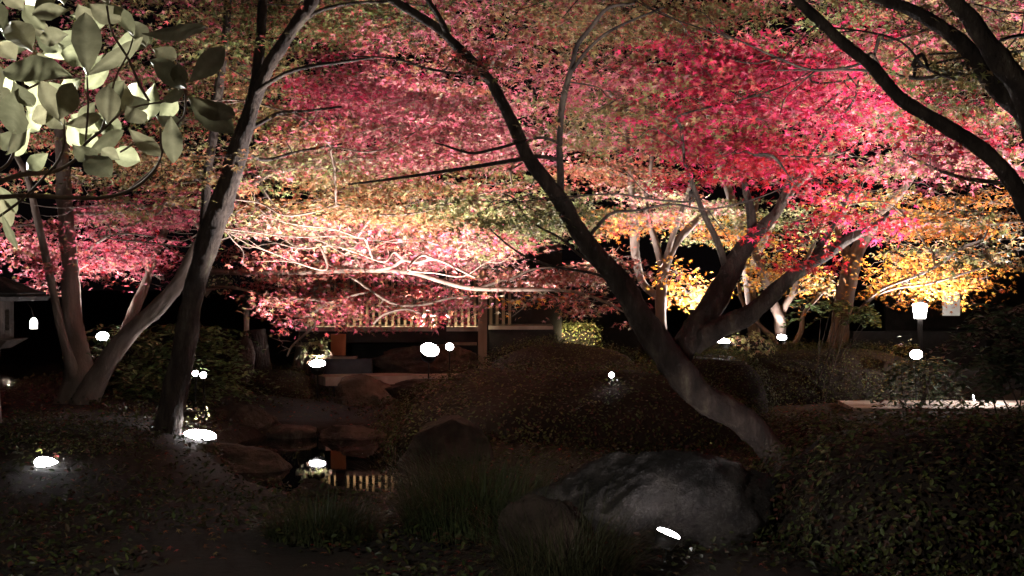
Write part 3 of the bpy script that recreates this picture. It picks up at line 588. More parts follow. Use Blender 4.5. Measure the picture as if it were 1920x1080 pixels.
BIG = [  # base, tip, width, depth base, depth tip, roll, curl
 ((163, 145), (160, 22), 62, 2.9, 2.75, .1, .3), ((138, 146), (2, 130), 58, 2.9, 2.7, .5, .4), ((160, 140), (268, 70), 34, 2.9, 3.0, .8, .3),
 ((62, 100), (20, 40), 60, 3.0, 2.8, .3, .2), ((60, 30), (100, -30), 40, 2.9, 2.8, .3, .2), ((265, 62), (388, 52), 34, 2.9, 2.7, .5, .2),
 ((252, 70), (215, 10), 34, 2.95, 2.9, .4, .2), ((130, 65), (75, 72), 40, 3.0, 2.9, .3, .2), ((352, 155), (422, 90), 50, 2.75, 2.65, .1, .3),
 ((350, 178), (442, 222), 44, 2.75, 2.62, .6, .3), ((352, 182), (436, 246), 58, 2.76, 2.7, .2, -.2), ((348, 165), (282, 112), 46, 2.8, 2.9, .3, .2),
 ((335, 170), (335, 120), 36, 2.85, 2.8, .3, .2), ((320, 215), (326, 304), 44, 2.8, 2.75, .2, -.2), ((240, 240), (302, 292), 36, 2.95, 2.9, .3, .3),
 ((200, 235), (202, 160), 52, 2.9, 2.85, .2, .3), ((118, 235), (75, 150), 46, 2.95, 2.9, .3, .3), ((110, 225), (135, 155), 50, 2.9, 2.85, .4, .3),
 ((35, 165), (22, 250), 68, 2.85, 2.7, .3, .3), ((25, 150), (60, 200), 40, 2.9, 2.8, .4, .2), ((0, 180), (-30, 110), 50, 2.9, 2.8, .2, .2),
 ((158, 290), (204, 325), 54, 2.85, 2.75, .5, -.3), ((135, 270), (180, 300), 40, 2.9, 2.85, .4, .2), ((235, 195), (270, 230), 40, 2.9, 2.85, .5, .3),
 ((222, 140), (238, 210), 40, 3.05, 3.0, .2, .2), ((120, 232), (190, 218), 30, 3.1, 3.05, .6, .2), ((160, 290), (232, 244), 34, 3.15, 3.1, .4, .2),
 ((300, 190), (345, 170), 26, 3.0, 2.95, .5, .2), ((205, 10), (180, -40), 50, 2.9, 2.8, .2, .2), ((165, 5), (225, 40), 46, 2.95, 2.9, .4, .2),
 ((10, 290), (48, 232), 34, 2.95, 2.9, .6, .2), ((5, 60), (-20, 0), 50, 2.9, 2.8, .3, .2), ((95, 150), (70, 100), 40, 3.05, 3.0, .2, .2),
 ((235, 150), (200, 190), 40, 3.0, 2.95, .3, .2), ((-5, 250), (30, 270), 50, 3.15, 3.1, .1, .2), ((45, 20), (10, -20), 44, 3.1, 3.05, .2, .2),
 ((85, 60), (45, 10), 44, 3.15, 3.1, .2, .2), ((90, 75), (60, 40), 36, 3.2, 3.15, .2, .2), ((145, 5), (170, 40), 40, 3.2, 3.1, .2, .2),
 ((180, 190), (150, 240), 36, 3.15, 3.1, .3, .2), ((30, 115), (0, 80), 44, 3.1, 3.05, .2, .2), ((110, 200), (60, 225), 40, 3.2, 3.1, .3, .2),
 ((70, 205), (125, 240), 34, 3.2, 3.1, .4, .2), ((245, 175), (270, 205), 40, 3.1, 3.05, .4, .2), ((290, 215), (340, 235), 30, 3.1, 3.0, .5, .2),
 ((-10, 360), (20, 425), 40, 3.1, 3.05, .2, .2), ((-5, 345), (30, 400), 34, 3.15, 3.1, .3, .2), ((5, 400), (32, 468), 18, 3.0, 2.95, .6, .2),
 ((225, 300), (190, 280), 30, 3.05, 3.0, .3, .2), ((15, 205), (-15, 160), 46, 3.1, 3.0, .3, .2), ((275, 90), (250, 40), 40, 3.1, 3.0, .2, .2),
 ((120, 10), (105, -30), 50, 2.9, 2.8, .2, .2), ((130, 20), (60, 25), 36, 2.85, 2.8, .4, .2), ((285, 90), (330, 110), 40, 3.1, 3.05, .3, .2)]
bt = empty('broadleaf_branch', 'near leafy branch of large pale oval leaves filling the upper left corner', 'branch', tuple(P(-60, 330, 3.1)))
mb = MB()
for k, (b, t, w_, db, dt, ro, cu) in enumerate(BIG):
    c = np.array(random.choice([(.26, .25, .165), (.22, .22, .14), (.30, .28, .185)]))*random.uniform(.85, 1.15)
    big_leaf(mb, b, t, w_, db, dt, ro+random.uniform(-.15, .15), cu, c)
for _ in range(46):
    b = (random.uniform(-40, 340), random.uniform(-20, 290)); th = random.uniform(0, 6.283); l = random.uniform(55, 95)
    if b[0] > 230 and b[1] < 60: continue
    dd = random.uniform(3.4, 3.85); t = (b[0]+l*math.cos(th), b[1]+l*math.sin(th)*.8)
    if t[0] > 370: continue
    big_leaf(mb, b, t, random.uniform(30, 46), dd, dd+random.uniform(-.12, .12), random.uniform(-.6, .6), random.choice([-.3, .3, .4]), np.array((.25, .26, .165))*random.uniform(.85, 1.15))
mb.build('foliage', 'glossy', bt, True, True)
mb = MB()
def tw(pts, d0, d1):
    q = np.array([[*P(a, b, d0+(d1-d0)*i/(len(pts)-1)), w_/2/F*(d0+(d1-d0)*i/(len(pts)-1))] for i, (a, b, w_) in enumerate(pts)]); tube(mb, spline(q, 6), 7, .08)
tw([(-60, 378, 12), (0, 370, 10), (60, 367, 9), (120, 370, 8), (190, 371, 7), (240, 358, 6), (275, 335, 6), (300, 298, 5), (300, 240, 4)], 3.1, 2.9)
tw([(-60, 350, 11), (0, 340, 10), (40, 328, 10), (100, 322, 8), (140, 300, 6), (160, 270, 6), (190, 245, 5), (240, 205, 4), (310, 190, 3)], 3.1, 2.9)
tw([(0, 405, 5), (40, 375, 5), (80, 335, 5), (115, 290, 5), (120, 235, 4), (112, 200, 3)], 3.05, 2.95)
tw([(-20, 330, 6), (20, 300, 6), (35, 230, 5), (45, 170, 5), (30, 120, 4)], 3.0, 2.9)
tw([(190, 245, 5), (205, 200, 5), (215, 150, 4), (240, 100, 3), (250, 70, 3)], 2.95, 2.9)
tw([(280, 190, 5), (262, 160, 6), (240, 110, 5), (210, 60, 4), (200, 10, 4)], 2.95, 2.9)
tw([(160, 270, 4), (165, 200, 4), (163, 145, 3)], 3.0, 2.9)
tw([(300, 298, 4), (318, 250, 4), (345, 215, 4), (348, 170, 5)], 2.9, 2.76)
tw([(240, 358, 4), (300, 300, 4), (260, 270, 4), (225, 285, 4)], 3.0, 2.95)
tw([(45, 170, 4), (90, 150, 4), (140, 146, 3)], 2.95, 2.9)
mb.build('twigs', 'bark_pale', bt, True)

# ------------------------------------------------------------------ shrubs, hedges
def vnoise(p, s, seed=0):
    r_ = np.random.default_rng(seed); o = np.zeros(len(p))
    for k in range(5):
        d = r_.normal(size=3); d /= np.linalg.norm(d); d *= s*(1.6**k); o += np.sin(p@d+r_.uniform(0, 6))/(1.5**k)
    return o/2.2
def shrub(name, label, cat, c, rad, n, size, pal, mix=None, seed=1, box_=2.6, rough=.08, tpl=OVAL, group=None, mat='shrub', up=.4, loose=.04):
    c = np.array(c, float); rad = np.array(rad, float)
    e = empty(name, label, cat, (c[0], c[1], c[2]), group)
    d = rng.normal(size=(n, 3)); d[:, 2] = np.abs(d[:, 2])*rng.choice([1, 1, 1, -.25], n); d /= np.linalg.norm(d, axis=1)[:, None]
    den = (np.abs(d)**box_).sum(1)**(1/box_); s = d/den[:, None]
    lump = 1+rough*vnoise(s*rad, 2.4, seed)+rough*.6*vnoise(s*rad, 6, seed+1)
    pos = c+s*rad*lump[:, None]+rng.normal(size=(n, 3))*loose
    nrm = np.sign(s)*np.abs(s)**(box_-1)/rad; nrm /= np.linalg.norm(nrm, axis=1)[:, None]; nrm = nrm+rng.normal(size=(n, 3))*.5+[0, 0, up]
    col = colours(pal, n)
    if mix: k2 = (rng.random(n) < mix[1]); col[k2] = colours(mix[0], k2.sum())
    m_ = MB(); leaves(m_, pos, nrm, rng.uniform(.7, 1.3, n)*size, col, tpl); m_.build('foliage', mat, e, False, True)
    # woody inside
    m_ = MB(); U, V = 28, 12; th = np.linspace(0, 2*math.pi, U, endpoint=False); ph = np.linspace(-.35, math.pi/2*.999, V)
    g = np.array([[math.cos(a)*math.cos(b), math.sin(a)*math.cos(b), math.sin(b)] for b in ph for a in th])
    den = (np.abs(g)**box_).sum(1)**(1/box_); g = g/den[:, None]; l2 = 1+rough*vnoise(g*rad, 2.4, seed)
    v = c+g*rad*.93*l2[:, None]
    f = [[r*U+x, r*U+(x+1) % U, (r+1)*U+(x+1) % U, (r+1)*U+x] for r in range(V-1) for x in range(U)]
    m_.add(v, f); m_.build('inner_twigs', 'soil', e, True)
    return e
def px_shrub(name, label, cat, x0, x1, ytop, d, zbase, ry, n, size, pal, **k):
    a = P(x0, ytop, d); b = P(x1, ytop, d); c = ((a[0]+b[0])/2, d, zbase)
    return shrub(name, label, cat, c, ((b[0]-a[0])/2, ry, a[2]-zbase), n, size, pal, **k)
gh = 'clipped shrubs on the bank'
px_shrub('azalea_bush', 'low clipped dark mound in front of the lit yellow hedge', 'bush', 890, 1240, 634, 20, 0, 1.2, 9000, .035, 'moss', seed=3, group=gh)
px_shrub('azalea_bush', 'broad dark mound covered in ivy-like leaves in the middle of the garden', 'bush', 700, 1440, 692, 16.0, -.1, 1.5, 16000, .04, 'moss', mix=('darkred', .4), seed=5, rough=.12, group=gh)
px_shrub('azalea_bush', 'rounded clipped bush right behind the bend of the leaning trunk', 'bush', 1235, 1440, 660, 17.5, 0, .9, 9000, .03, 'moss', seed=8, box_=3.6, rough=.1, group=gh)
px_shrub('clipped_hedge', 'long flat clipped hedge carrying the lamps and the straight maple', 'hedge', 1330, 1735, 649, 20.9, 0, .9, 15000, .032, 'moss', seed=9, box_=4, rough=.04, group=gh)
px_shrub('azalea_bush', 'large dark bush with fallen leaves filling the lower right corner', 'bush', 1430, 2150, 796, 9.2, -.1, 1.3, 16000, .042, 'moss', mix=('darkred', .45), seed=11, rough=.12, group=gh)
px_shrub('azalea_bush', 'dark bush behind the foot of the leaning trunk', 'bush', 1400, 1640, 790, 14.2, -.1, .7, 7000, .035, 'moss', mix=('darkred', .3), seed=12, rough=.12, group=gh)
px_shrub('azalea_bush', 'low dark ground-hugging bush at the left edge below the grey stems', 'bush', -80, 300, 790, 13.2, 0, .9, 9000, .035, 'moss', mix=('darkred', .4), seed=14, rough=.12, group=gh)
px_shrub('azalea_bush', 'low bush tucked between the brown boulder and the pond edge at left', 'bush', 450, 600, 690, 20.1, .1, .6, 3500, .03, 'moss', mix=('darkred', .4), seed=15, group=gh)
px_shrub('yellow_hedge', 'brightly lit yellow-green hedge block beyond the dark mound', 'hedge', 1038, 1122, 609, 24.5, -.1, .4, 4000, .04, 'cream', mix=('green', .5), seed=16, box_=9, rough=.02)
shrub('leaf_tuft', 'pale leafy tuft lit beside the wide flat lamp on the hedge', 'shrub', P(1402, 650, 20.2), (.34, .2, .12), 420, .05, 'cream', mat='maple', seed=18, tpl=MAPLE5, loose=.05)
shrub('leaf_tuft', 'pale leafy tuft around the thin lamp at the hedge end', 'shrub', P(1700, 664, 21.0), (.18, .15, .12), 160, .05, 'cream', mat='maple', seed=19, tpl=MAPLE5, loose=.05)
shrub('leaf_tuft', 'white-lit sprig right above the pond-edge floodlight', 'shrub', P(592, 660, 19.8), (.13, .12, .12), 170, .05, 'cream', mat='maple', seed=20, tpl=MAPLE5, loose=.06)
shrub('leaf_tuft', 'small lit sprig behind the tilted floodlight at the left edge', 'shrub', P(52, 848, 12.7), (.18, .15, .1), 200, .04, 'cream', mix=('green', .5), seed=21, loose=.05)
shrub('leaf_tuft', 'little pale sprig above the widest floodlight', 'shrub', P(362, 778, 14.2), (.13, .1, .05), 60, .035, 'cream', seed=22, loose=.04)
shrub('leaf_tuft', 'two pale leaves glowing in the dark clipped mound', 'shrub', P(1020, 675, 19.6), (.06, .06, .06), 16, .05, 'cream', seed=23, loose=.04)
shrub('flowering_shrub', 'small white-blossomed shrub shining behind the black trunk', 'shrub', P(408, 533, 22), (.22, .2, .22), 330, .045, 'cream', seed=24, loose=.05)
# green bush with feathery leaves
def feather_bush(name, label, boxpx, d0, d1, n, lsize, pal, group=None, droop=.6, nl=9, L=(.3, .55), base=None):
    x0, y0, x1, y1 = boxpx; b = P((x0+x1)/2, y1, (d0+d1)/2) if base is None else np.array(base, float)
    e = empty(name, label, 'shrub', tuple(b), group); mf = MB(); ms = MB()
    for _ in range(n):
        d = rng.uniform(d0, d1); c = P(rng.uniform(x0, x1), rng.uniform(y0, y1), d); th = rng.uniform(0, 2*math.pi)
        l = rng.uniform(*L); dr = np.array([math.cos(th), math.sin(th)*.6-.3, .1]); dr /= np.linalg.norm(dr)
        pts = np.array([c+dr*l*u+np.array([0, 0, -droop*l*u*u]) for u in np.linspace(0, 1, 7)])
        tube(ms, np.c_[pts, np.linspace(.004, .0015, 7)], 3)
        sd = np.cross(dr, [0, 0, 1]); sd /= np.linalg.norm(sd)
        us = np.repeat(np.linspace(.15, 1, nl), 2); sg = np.tile([1, -1], nl)
        pp = np.array([c+dr*l*u+np.array([0, 0, -droop*l*u*u]) for u in us])
        lay = sd*sg[:, None]+dr*.6-np.array([0, 0, .25]); nr = np.array([0, 0, 1.])+rng.normal(size=(len(us), 3))*.3
        leaves(mf, pp, nr, lsize*rng.uniform(.8, 1.2, len(us)), colours(pal, len(us)), OVAL, lay)
    for _ in range(9):
        t_ = P(rng.uniform(x0, x1), rng.uniform(y0, y1), (d0+d1)/2); g = b+[rng.normal()*.1, rng.normal()*.1, 0]
        g[2] = ground_h(g[0], g[1])-.05
        tube(ms, spline([[*g, .01], [*(g*.5+t_*.5+rng.normal(size=3)*.05), .008], [*t_, .003]], 4), 5)
    mf.build('foliage', 'shrub', e, False, True); ms.build('stems', 'bark_dark', e); return e
PAL['nandina'] = [((.10, .15, .055), 4), ((.15, .19, .08), 3), ((.08, .11, .04), 2)]
feather_bush('nandina_bush', 'bush of feathery green leaflets lit beside the black trunk', (190, 610, 440, 740), 16.4, 17.8, 210, .085, 'nandina')
PAL['fern'] = [((.03, .045, .022), 4), ((.045, .06, .03), 3)]
feather_bush('drooping_fern', 'dark drooping fronds hanging over the pale path kerb', (1690, 670, 1760, 690), 18.6, 19.4, 26, .10, 'fern', droop=1.5, nl=14, L=(.5, .85), base=P(1730, 770, 19))
feather_bush('evergreen_bush', 'dark feathery evergreen at the right edge below the lantern', (1830, 570, 1960, 730), 9.6, 10.8, 90, .06, 'fern', droop=.5, nl=10, base=(3.9, 10.2, 0))
feather_bush('broad_fern', 'pale lit fern tips on the hedge left of the straight trunk', (1490, 560, 1640, 600), 19.6, 20.4, 26, .09, 'nandina', droop=.5, L=(.2, .4), base=P(1530, 650, 20.2))

# ------------------------------------------------------------------ rocks
def rock(label, c, rad, mat='rock', seed=0, sub=4, group='boulders round the pond', flat=.5, name='boulder', sink=None):
    import bmesh
    bm = bmesh.new(); bmesh.ops.create_icosphere(bm, subdivisions=sub+1, radius=1)
    v = np.array([x.co[:] for x in bm.verts]); r_ = np.random.default_rng(seed)
    f = r_.normal(size=(26, 3)); f /= np.linalg.norm(f, axis=1)[:, None]; h = r_.uniform(.6, .98, 26)
    rr = np.ones(len(v))
    for k in range(26):
        dt = v@f[k]; rr = np.where(dt > .05, np.minimum(rr, h[k]/np.maximum(dt, .05)), rr)
    rr += .05*vnoise(v, 3, seed)+.035*vnoise(v, 9, seed+2)-.05*np.abs(vnoise(v, 7, seed+7))+.022*vnoise(v, 24, seed+3)+.014*vnoise(v, 50, seed+4)
    v = v*rr[:, None]; v = v/np.abs(v).max(0)*np.array(rad)
    for x, co in zip(bm.verts, v): x.co = co
    me = bpy.data.meshes.new(name); bm.to_mesh(me); bm.free(); me.materials.append(M[mat])
    me.polygons.foreach_set('use_smooth', np.ones(len(me.polygons), bool))
    o = bpy.data.objects.new(name, me); C.objects.link(o); o.location = tuple(c); tag(o, label, 'rock', group); return o
def px_rock(label, x0, x1, y0, y1, d, mat='rock', seed=0, depth=.7, **k):
    a = P(x0, y0, d); b = P(x1, y1, d); rx = (b[0]-a[0])/2; rz = (a[2]-b[2])/2
    return rock(label, ((a[0]+b[0])/2, d+rx*depth*.4, (a[2]+b[2])/2), (rx*1.03, rx*depth, rz*1.03), mat, seed, **k)
px_rock('brown rounded boulder at the far edge of the pond, lit from the right', 605, 742, 704, 812, 19.3, 'rock_brown', 1)
px_rock('flat pale stone beside the brown boulder, below the bright path edge', 722, 900, 708, 760, 18.4, 'rock', 2)
px_rock('dark boulder behind the veranda floodlights', 700, 900, 640, 716, 20.9, 'rock', 3)
px_rock('low boulder left of the pond with its top faintly lit', 380, 530, 752, 850, 16.8, 'rock', 4)
px_rock('reddish boulder beside the widest floodlight', 300, 540, 835, 960, 13.6, 'rock', 5)
px_rock('big dark boulder at the near left of the pond', 520, 745, 905, 1060, 11.6, 'rock', 6)
px_rock('dark boulder overhanging the right bank of the pond', 715, 930, 785, 950, 13.2, 'rock', 7)
px_rock('huge grey boulder with a cracked face raked by the slanted floodlight', 940, 1500, 846, 1190, 9.1, 'rock_grey', 21, depth=.5, sub=5)
px_rock('dark boulder cut off by the lower left corner', -60, 130, 1005, 1130, 9.6, 'rock', 9)
px_rock('flat boulder in the dark fore at left centre', 200, 470, 985, 1100, 10.2, 'rock', 10)
px_rock('ridged mossy boulder in front of the huge grey one', 930, 1140, 930, 1130, 8.2, 'rock', 12)
px_rock('upright pale stone left of the brown post', 432, 480, 622, 732, 19.0, 'rock', 13, sub=3)
px_rock('small wet stone in the water under the right bank', 820, 900, 925, 960, 12.1, 'rock', 14, sub=3)
px_rock('low stone at the left water line', 595, 725, 797, 836, 16.5, 'rock', 15, sub=3)
px_rock('low dark stone in the corner of the pond below the left bank', 500, 600, 795, 836, 16.6, 'rock', 16, sub=3)
for k, (x0, x1, y0, y1, d) in enumerate([(20, 150, 905, 960, 12), (150, 290, 950, 1010, 10.9)]):
    px_rock(['half-buried stone under the tilted floodlight at left', 'half-buried stone in the leaf litter at lower left'][k], x0, x1, y0, y1, d, 'rock', 30+k, sub=3)
# ------------------------------------------------------------------ grass clumps and fallen leaves
def grass(label, px, py, d, n, L, spread, col, seed):
    b = P(px, py, d); b[2] = float(ground_h(b[0], b[1])); r_ = np.random.default_rng(seed)
    m_ = MB(); vs = []; fs = []; cs = []; K = 6
    for i in range(n):
        th = r_.uniform(0, 2*math.pi); rr = spread*math.sqrt(r_.uniform(0, 1))*.35; o = b+[math.cos(th)*rr, math.sin(th)*rr, -.03]
        l = L*r_.uniform(.6, 1.15); lean = r_.uniform(.15, 1.1); th2 = th+r_.normal()*.5; dr = np.array([math.cos(th2), math.sin(th2), 0])
        sd = np.array([-dr[1], dr[0], 0])*.0035*r_.uniform(.7, 1.3)
        for j in range(K):
            u = j/(K-1); a = lean*u*1.5; c = o+dr*l*u*math.sin(a*.75+.1)+np.array([0, 0, l*u*math.cos(a*.8)]); w_ = 1-u*.9
            vs += [c-sd*w_, c+sd*w_]; 
        q = i*K*2; fs += [[q+2*j, q+2*j+1, q+2*j+3, q+2*j+2] for j in range(K-1)]
        cc = np.array(col)*r_.uniform(.6, 1.5); cs += [cc]*(K*2)
    m_.add(np.array(vs), fs, None, np.array(cs)); e = empty('sedge_clump', label, 'grass clump', tuple(b), 'sedge clumps in the foreground')
    m_.build('blades', 'shrub', e, False, True)
grass('wide dark sedge clump in the middle of the bottom edge', 900, 1080, 9.6, 1900, .62, 1.5, (.035, .045, .018), 1)
grass('dark sedge clump left of the wide one, under the near boulder', 600, 1090, 9.2, 1200, .34, 1.0, (.035, .04, .018), 2)
grass('dark sedge clump leaning against the ridged boulder', 1060, 1120, 7.9, 900, .6, .9, (.04, .04, .02), 3)
grass('thin sedge clump at the right bank of the pond', 820, 990, 11.4, 500, .35, .6, (.035, .04, .018), 4)
mb = MB(); n_ = 5200
x = rng.uniform(-6, 5.5, n_); y = rng.uniform(8, 24, n_); z = ground_h(x, y)+.03
z = np.maximum(z, -.042); keep = (z > -.04) | (rng.random(n_) < .05); x, y, z = x[keep], y[keep], z[keep]; n_ = len(x); pos = np.c_[x, y, z]
nr = np.array([0, 0, 1.])+rng.normal(size=(n_, 3))*np.where(z > -.04, .3, .03)[:, None]; cl = np.vstack([colours('rust', n_//2), colours('dusty', n_-n_//2)])*.9
leaves(mb, pos, nr, rng.uniform(.7, 1.2, n_)*.035, cl, MAPLE5)
tag(mb.build('fallen_leaves', 'maple', None, False, True), 'brown fallen maple leaves scattered over soil, stones and water', 'fallen leaves', kind='stuff')

mb = MB(); n_ = 46000
x = rng.uniform(-6.5, 5.5, n_); y = 6.3+rng.uniform(0, 1, n_)**1.3*17.2; z = ground_h(x, y)
k2 = (np.hypot(x-1.3, y-7.6) > .6) & (np.hypot(x+1.5, y-7.5) > .6) & (z > -.04) & ~((x > 3.2) & (y > 16.5)) & (vnoise(np.c_[x, y, y*0], 1.6, 5) > -.45); x, y, z = x[k2], y[k2], z[k2]
pos = np.c_[x, y, z+rng.uniform(.01, .12, len(x))]; nr = np.array([0, -.2, 1.])+rng.normal(size=(len(x), 3))*.5
cl = colours('moss', len(x)); k3 = rng.random(len(x)) < .3; cl[k3] = colours('darkred', k3.sum())
leaves(mb, pos, nr, rng.uniform(.6, 1.3, len(x))*.05, cl*.6, OVAL)
tag(mb.build('ground_cover', 'shrub', None, False, True), 'dark ivy-like ground cover over the banks', 'ground cover', kind='stuff')
# ------------------------------------------------------------------ path kerb at right, pond coping
mb = MB()
x0 = P(1585, 770, 19.1)[0]
xx = [x0, P(1690, 770, 19.1)[0], P(1870, 770, 19)[0], 12.5]
for i in range(3): obox(mb, (xx[i]+.006, 19.1-.05*i), (xx[i+1]-.006, 19.1-.05*(i+1)), 1.3, -.3, .14+.004*i)
o = mb.build('stone_kerb', 'stone'); tag(o, 'pale lit stone kerb of the path at the right edge', 'kerb')
mb = MB(); obox(mb, P(600, 700, 20.1)[:2], P(890, 700, 20.9)[:2], .7, P(700, 704, 20.2)[2]-.12, P(700, 704, 20.2)[2])
o = mb.build('stone_coping', 'stone'); tag(o, 'pale stone coping of the far pond edge under the veranda', 'coping')

# ------------------------------------------------------------------ veranda building
DB = 22.0
def bz(py, d=DB): return P(0, py, d)[2]
def bx(px, d=DB): return P(px, 0, d)[0]
v = empty('veranda_building', 'dark wooden tea house with a lit slatted veranda behind the low maple', 'building', (bx(760), DB+2, 0))
mb = MB(); box(mb, bx(555), bx(905)-.07, DB-.05, DB+1.5, bz(621), bz(613)); mb.build('deck', 'stone', v)
mb = MB(); box(mb, bx(915), bx(1038), DB+.3, DB+1.5, bz(619), bz(612)); mb.build('deck', 'stone', v)
mb = MB(); box(mb, bx(560), bx(905), DB, DB+.12, bz(642), bz(621)-.004); box(mb, bx(915)+.01, bx(1040), DB+.36, DB+.45, .05, bz(619)-.003); mb.build('fascia', 'wood_dark', v)
for k, x in enumerate(np.arange(bx(586), bx(897), .1)):
    if abs(x-bx(829)) < .08: continue
    mb = MB(); box(mb, x-.019, x+.019, DB+.42, DB+.46, bz(613), bz(490)); mb.build('slat', 'wood', v)
for k, x in enumerate(np.arange(bx(919), bx(960), .1)):
    mb = MB(); box(mb, x-.024, x+.024, DB+.75, DB+.79, bz(612), bz(500)); mb.build('slat', 'wood', v)
for px_, w_, yb, mt in ((905, .068, 692, 'wood'), (829, .07, 622, 'wood_dark'), (640, .07, 622, 'wood_dark')):
    mb = MB(); box(mb, bx(px_)-w_, bx(px_)+w_, DB-.12, DB-.052, bz(yb), bz(470)); mb.build('post', mt, v)
mb = MB(); box(mb, bx(835), bx(905)-.09, DB-.1, DB-.02, bz(647), bz(641.5)); mb.build('cross_beam', 'wood', v)
mb = MB(); box(mb, bx(540), bx(1060), DB+1.52, DB+1.7, 0, 2.3); mb.build('wall', 'wood_dark', v)
mb = MB(); box(mb, bx(500), bx(1050), DB-.9, DB+4.5, 2.3, 2.4)
mb.add([(bx(480), DB-1.1, 2.41), (bx(1060), DB-1.1, 2.41), (bx(1060), DB+4.7, 2.41), (bx(480), DB+4.7, 2.41), (bx(560), DB+1.8, 3.0), (bx(980), DB+1.8, 3.0)],
       [[0, 1, 5, 4], [2, 3, 4, 5]], [[1, 2, 5], [3, 0, 4], ]); mb.build('roof', 'wood_dark', v)
mb = MB(); box(mb, bx(621), bx(649), DB-.06, DB-.02, bz(666), bz(626)); mb.build('door_panel', 'wood_orange', v)
mb = MB(); box(mb, bx(600), bx(672), DB-.35, DB-.07, bz(671), bz(667)); mb.build('ledge', 'stone', v)
mb = MB(); box(mb, bx(590), bx(700), DB-.3, DB-.08, 0, bz(671)-.004); mb.build('plinth', 'blue_stone', v)
ld = bpy.data.lights.new('deck_light', 'AREA'); ld.shape = 'RECTANGLE'; ld.size = 2.7; ld.size_y = .05; ld.energy = 7; ld.color = (1, .82, .5)
lo = bpy.data.objects.new('deck_light', ld); C.objects.link(lo); lo.location = (bx(740), DB+.16, bz(600)); lo.rotation_euler = (R(50), 0, 0)
lamp_only('hedge_light', tuple(P(1080, 640, 23.4)), 90, .1, (1, .9, .5), (0, .8, .25), 130)
# dark neighbour house
v = empty('dark_house', 'unlit dark house between the veranda and the leaning trunk', 'building', (bx(1120, 32), 34, 0))
mb = MB(); box(mb, bx(1040, 32), bx(1200, 32), 32, 36, 0, 2.2); mb.build('wall', 'wood_dark', v)
mb = MB(); box(mb, bx(1030, 32), bx(1215, 32), 31.6, 36.4, 2.2, 2.32); mb.build('roof', 'wood_dark', v)
# ------------------------------------------------------------------ far right: wall, lantern, banner
mb = MB(); box(mb, bx(1600, 31), bx(1850, 31), 31, 31.3, 0, bz(621, 31)); o = mb.build('low_wall', 'wood_dark'); tag(o, 'low stone wall far behind the hedge, under the white lantern', 'wall')
v = empty('garden_lantern', 'glowing white upright lantern under the yellow leaves at far right', 'lantern', tuple(P(1725, 640, 28.5)))
c = P(1725, 583, 28.5)
mb = MB(); cyl(mb, c-[0, 0, .15], (0, 0, 1), .11, .15, .27, 16, .04); mb.build('glass', 'paper', v, True)
mb = MB(); cyl(mb, c+[0, 0, .162], (0, 0, 1), .15, .03, .07, 12); mb.build('cap', 'metal', v, True)
mb = MB(); tube(mb, [[c[0], c[1], c[2]-.152, .05], [c[0], c[1], -.05, .05]], 8); mb.build('post', 'wood_dark', v)
lo = lamp_only('lantern_light', tuple(c+[0, -.3, .35]), 14, .1, (1, .9, .8))
mb = MB(); box(mb, bx(1768, 29.5), bx(1800, 29.5), 29.5, 29.53, bz(592, 29.5), bz(548, 29.5))
o = mb.build('white_banner', 'white'); tag(o, 'plain pale cloth banner hanging right of the white lantern', 'banner')
lamp_only('banner_light', tuple(P(1790, 560, 28.6)), .3, .1, (1, .85, .75))
mb = MB(); box(mb, bx(1660, 34), bx(1980, 34), 34, 34.2, 0, 2.6); o = mb.build('board_fence', 'wood_dark'); tag(o, 'dark board fence closing the garden behind the white lantern', 'fence')
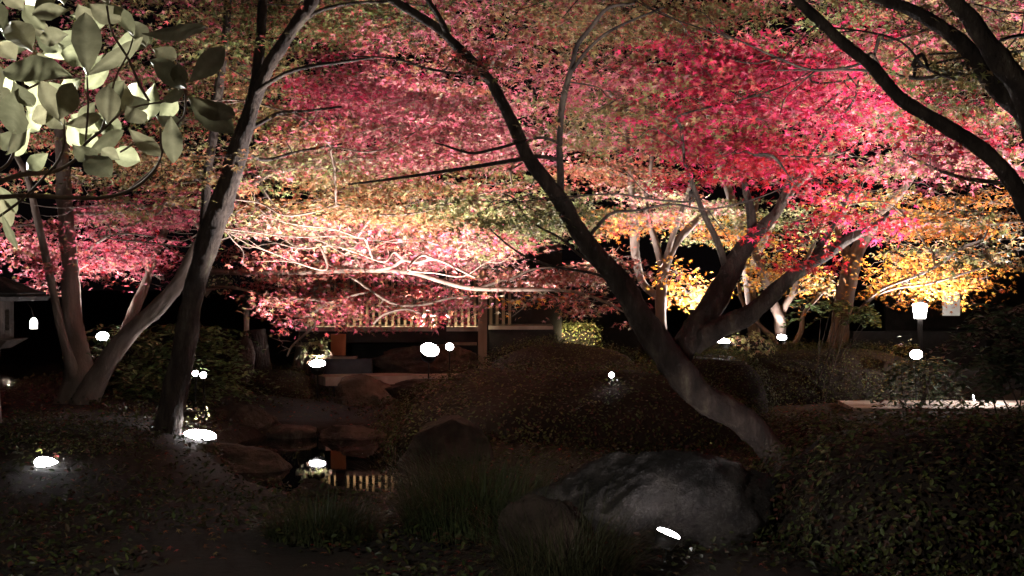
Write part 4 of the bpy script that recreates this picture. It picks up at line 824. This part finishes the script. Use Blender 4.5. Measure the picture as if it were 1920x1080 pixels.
# ------------------------------------------------------------------ stone lanterns at left
def stone_lantern(label, px, py, d, s, light=False):
    """py: the pixel row of the firebox centre"""
    c = P(px, py, d); e = empty('stone_lantern', label, 'stone lantern', (c[0], c[1], 0), 'stone lanterns')
    def sq(mb, z0, z1, a0, a1):
        w0, w1 = a0*s, a1*s; z0 = c[2]+z0*s; z1 = c[2]+z1*s
        vv = [(c[0]+x*q, c[1]+y*q, z) for q, z in ((w0, z0), (w1, z1)) for x, y in ((-1, -1), (1, -1), (1, 1), (-1, 1))]
        mb.add(vv, [[3, 2, 1, 0], [4, 5, 6, 7], [0, 1, 5, 4], [1, 2, 6, 5], [2, 3, 7, 6], [3, 0, 4, 7]])
    m_ = MB()
    for z0, z1 in ((-.5, -.28), (.28, .5)): sq(m_, z0, z1, .5, .5)
    for sx in (-1, 1):
        for sy in (-1, 1):
            box(m_, c[0]+sx*.33*s-.17*s, c[0]+sx*.33*s+.17*s, c[1]+sy*.33*s-.17*s, c[1]+sy*.33*s+.17*s, c[2]-.279*s, c[2]+.279*s)
    m_.build('firebox', 'rock', e)
    m_ = MB(); prof = [(.51, 1.2), (.62, 1.25), (.66, 1.15), (.72, 1.17), (.8, .95), (1.0, .6), (1.15, .3)]
    for (z0, a0), (z1, a1) in zip(prof[:-1], prof[1:]): sq(m_, z0, z1, a0, a1)
    cyl(m_, c+np.array([0, 0, 1.151*s]), (0, 0, 1), .2*s, .26*s, .25*s, 12, .2*s); m_.build('cap_stone', 'rock_grey', e)
    m_ = MB(); sq(m_, -.75, -.502, .45, .8); m_.build('platform', 'rock', e)
    m_ = MB(); g = float(ground_h(c[0], c[1])); tube(m_, [[c[0], c[1], c[2]-.752*s, .3*s], [c[0], c[1], (c[2]+g)/2, .26*s], [c[0], c[1], g-.1, .36*s]], 14); m_.build('shaft', 'stone', e, True)
stone_lantern('large dim stone lantern cut off by the left edge', -22, 600, 13.6, .36)
stone_lantern('small stone lantern with a square opening beside the lit branch', 462, 568, 20.2, .14)
c = P(63, 607, 13.3)
v = empty('hanging_lamp', 'small white bottle-shaped lamp hanging by the large stone lantern', 'lamp', tuple(c))
mb = MB(); cyl(mb, c-[0, 0, .045], (0, 0, 1), .032, .036, .05, 14, .05); mb.build('shade', 'paper', v, True)
mb = MB(); tube(mb, [[c[0], c[1], c[2]+.056, .004], [c[0]-.02, c[1], c[2]+.14, .003], [c[0]-.1, c[1]+.1, c[2]+.2, .003]], 5); mb.build('hook', 'metal', v)
# wooden post / stump beside the upright stone
mb = MB(); q = spline([[*P(482, 760, 20), .22], [*P(482, 700, 20), .2], [*P(480, 640, 20), .17], [*P(478, 618, 20), .16]], 5); tube(mb, q, 14, .08)
o = mb.build('tree_stump', 'bark_dark', None, True); tag(o, 'tall dark stump between the upright stone and the pond lamp', 'stump')
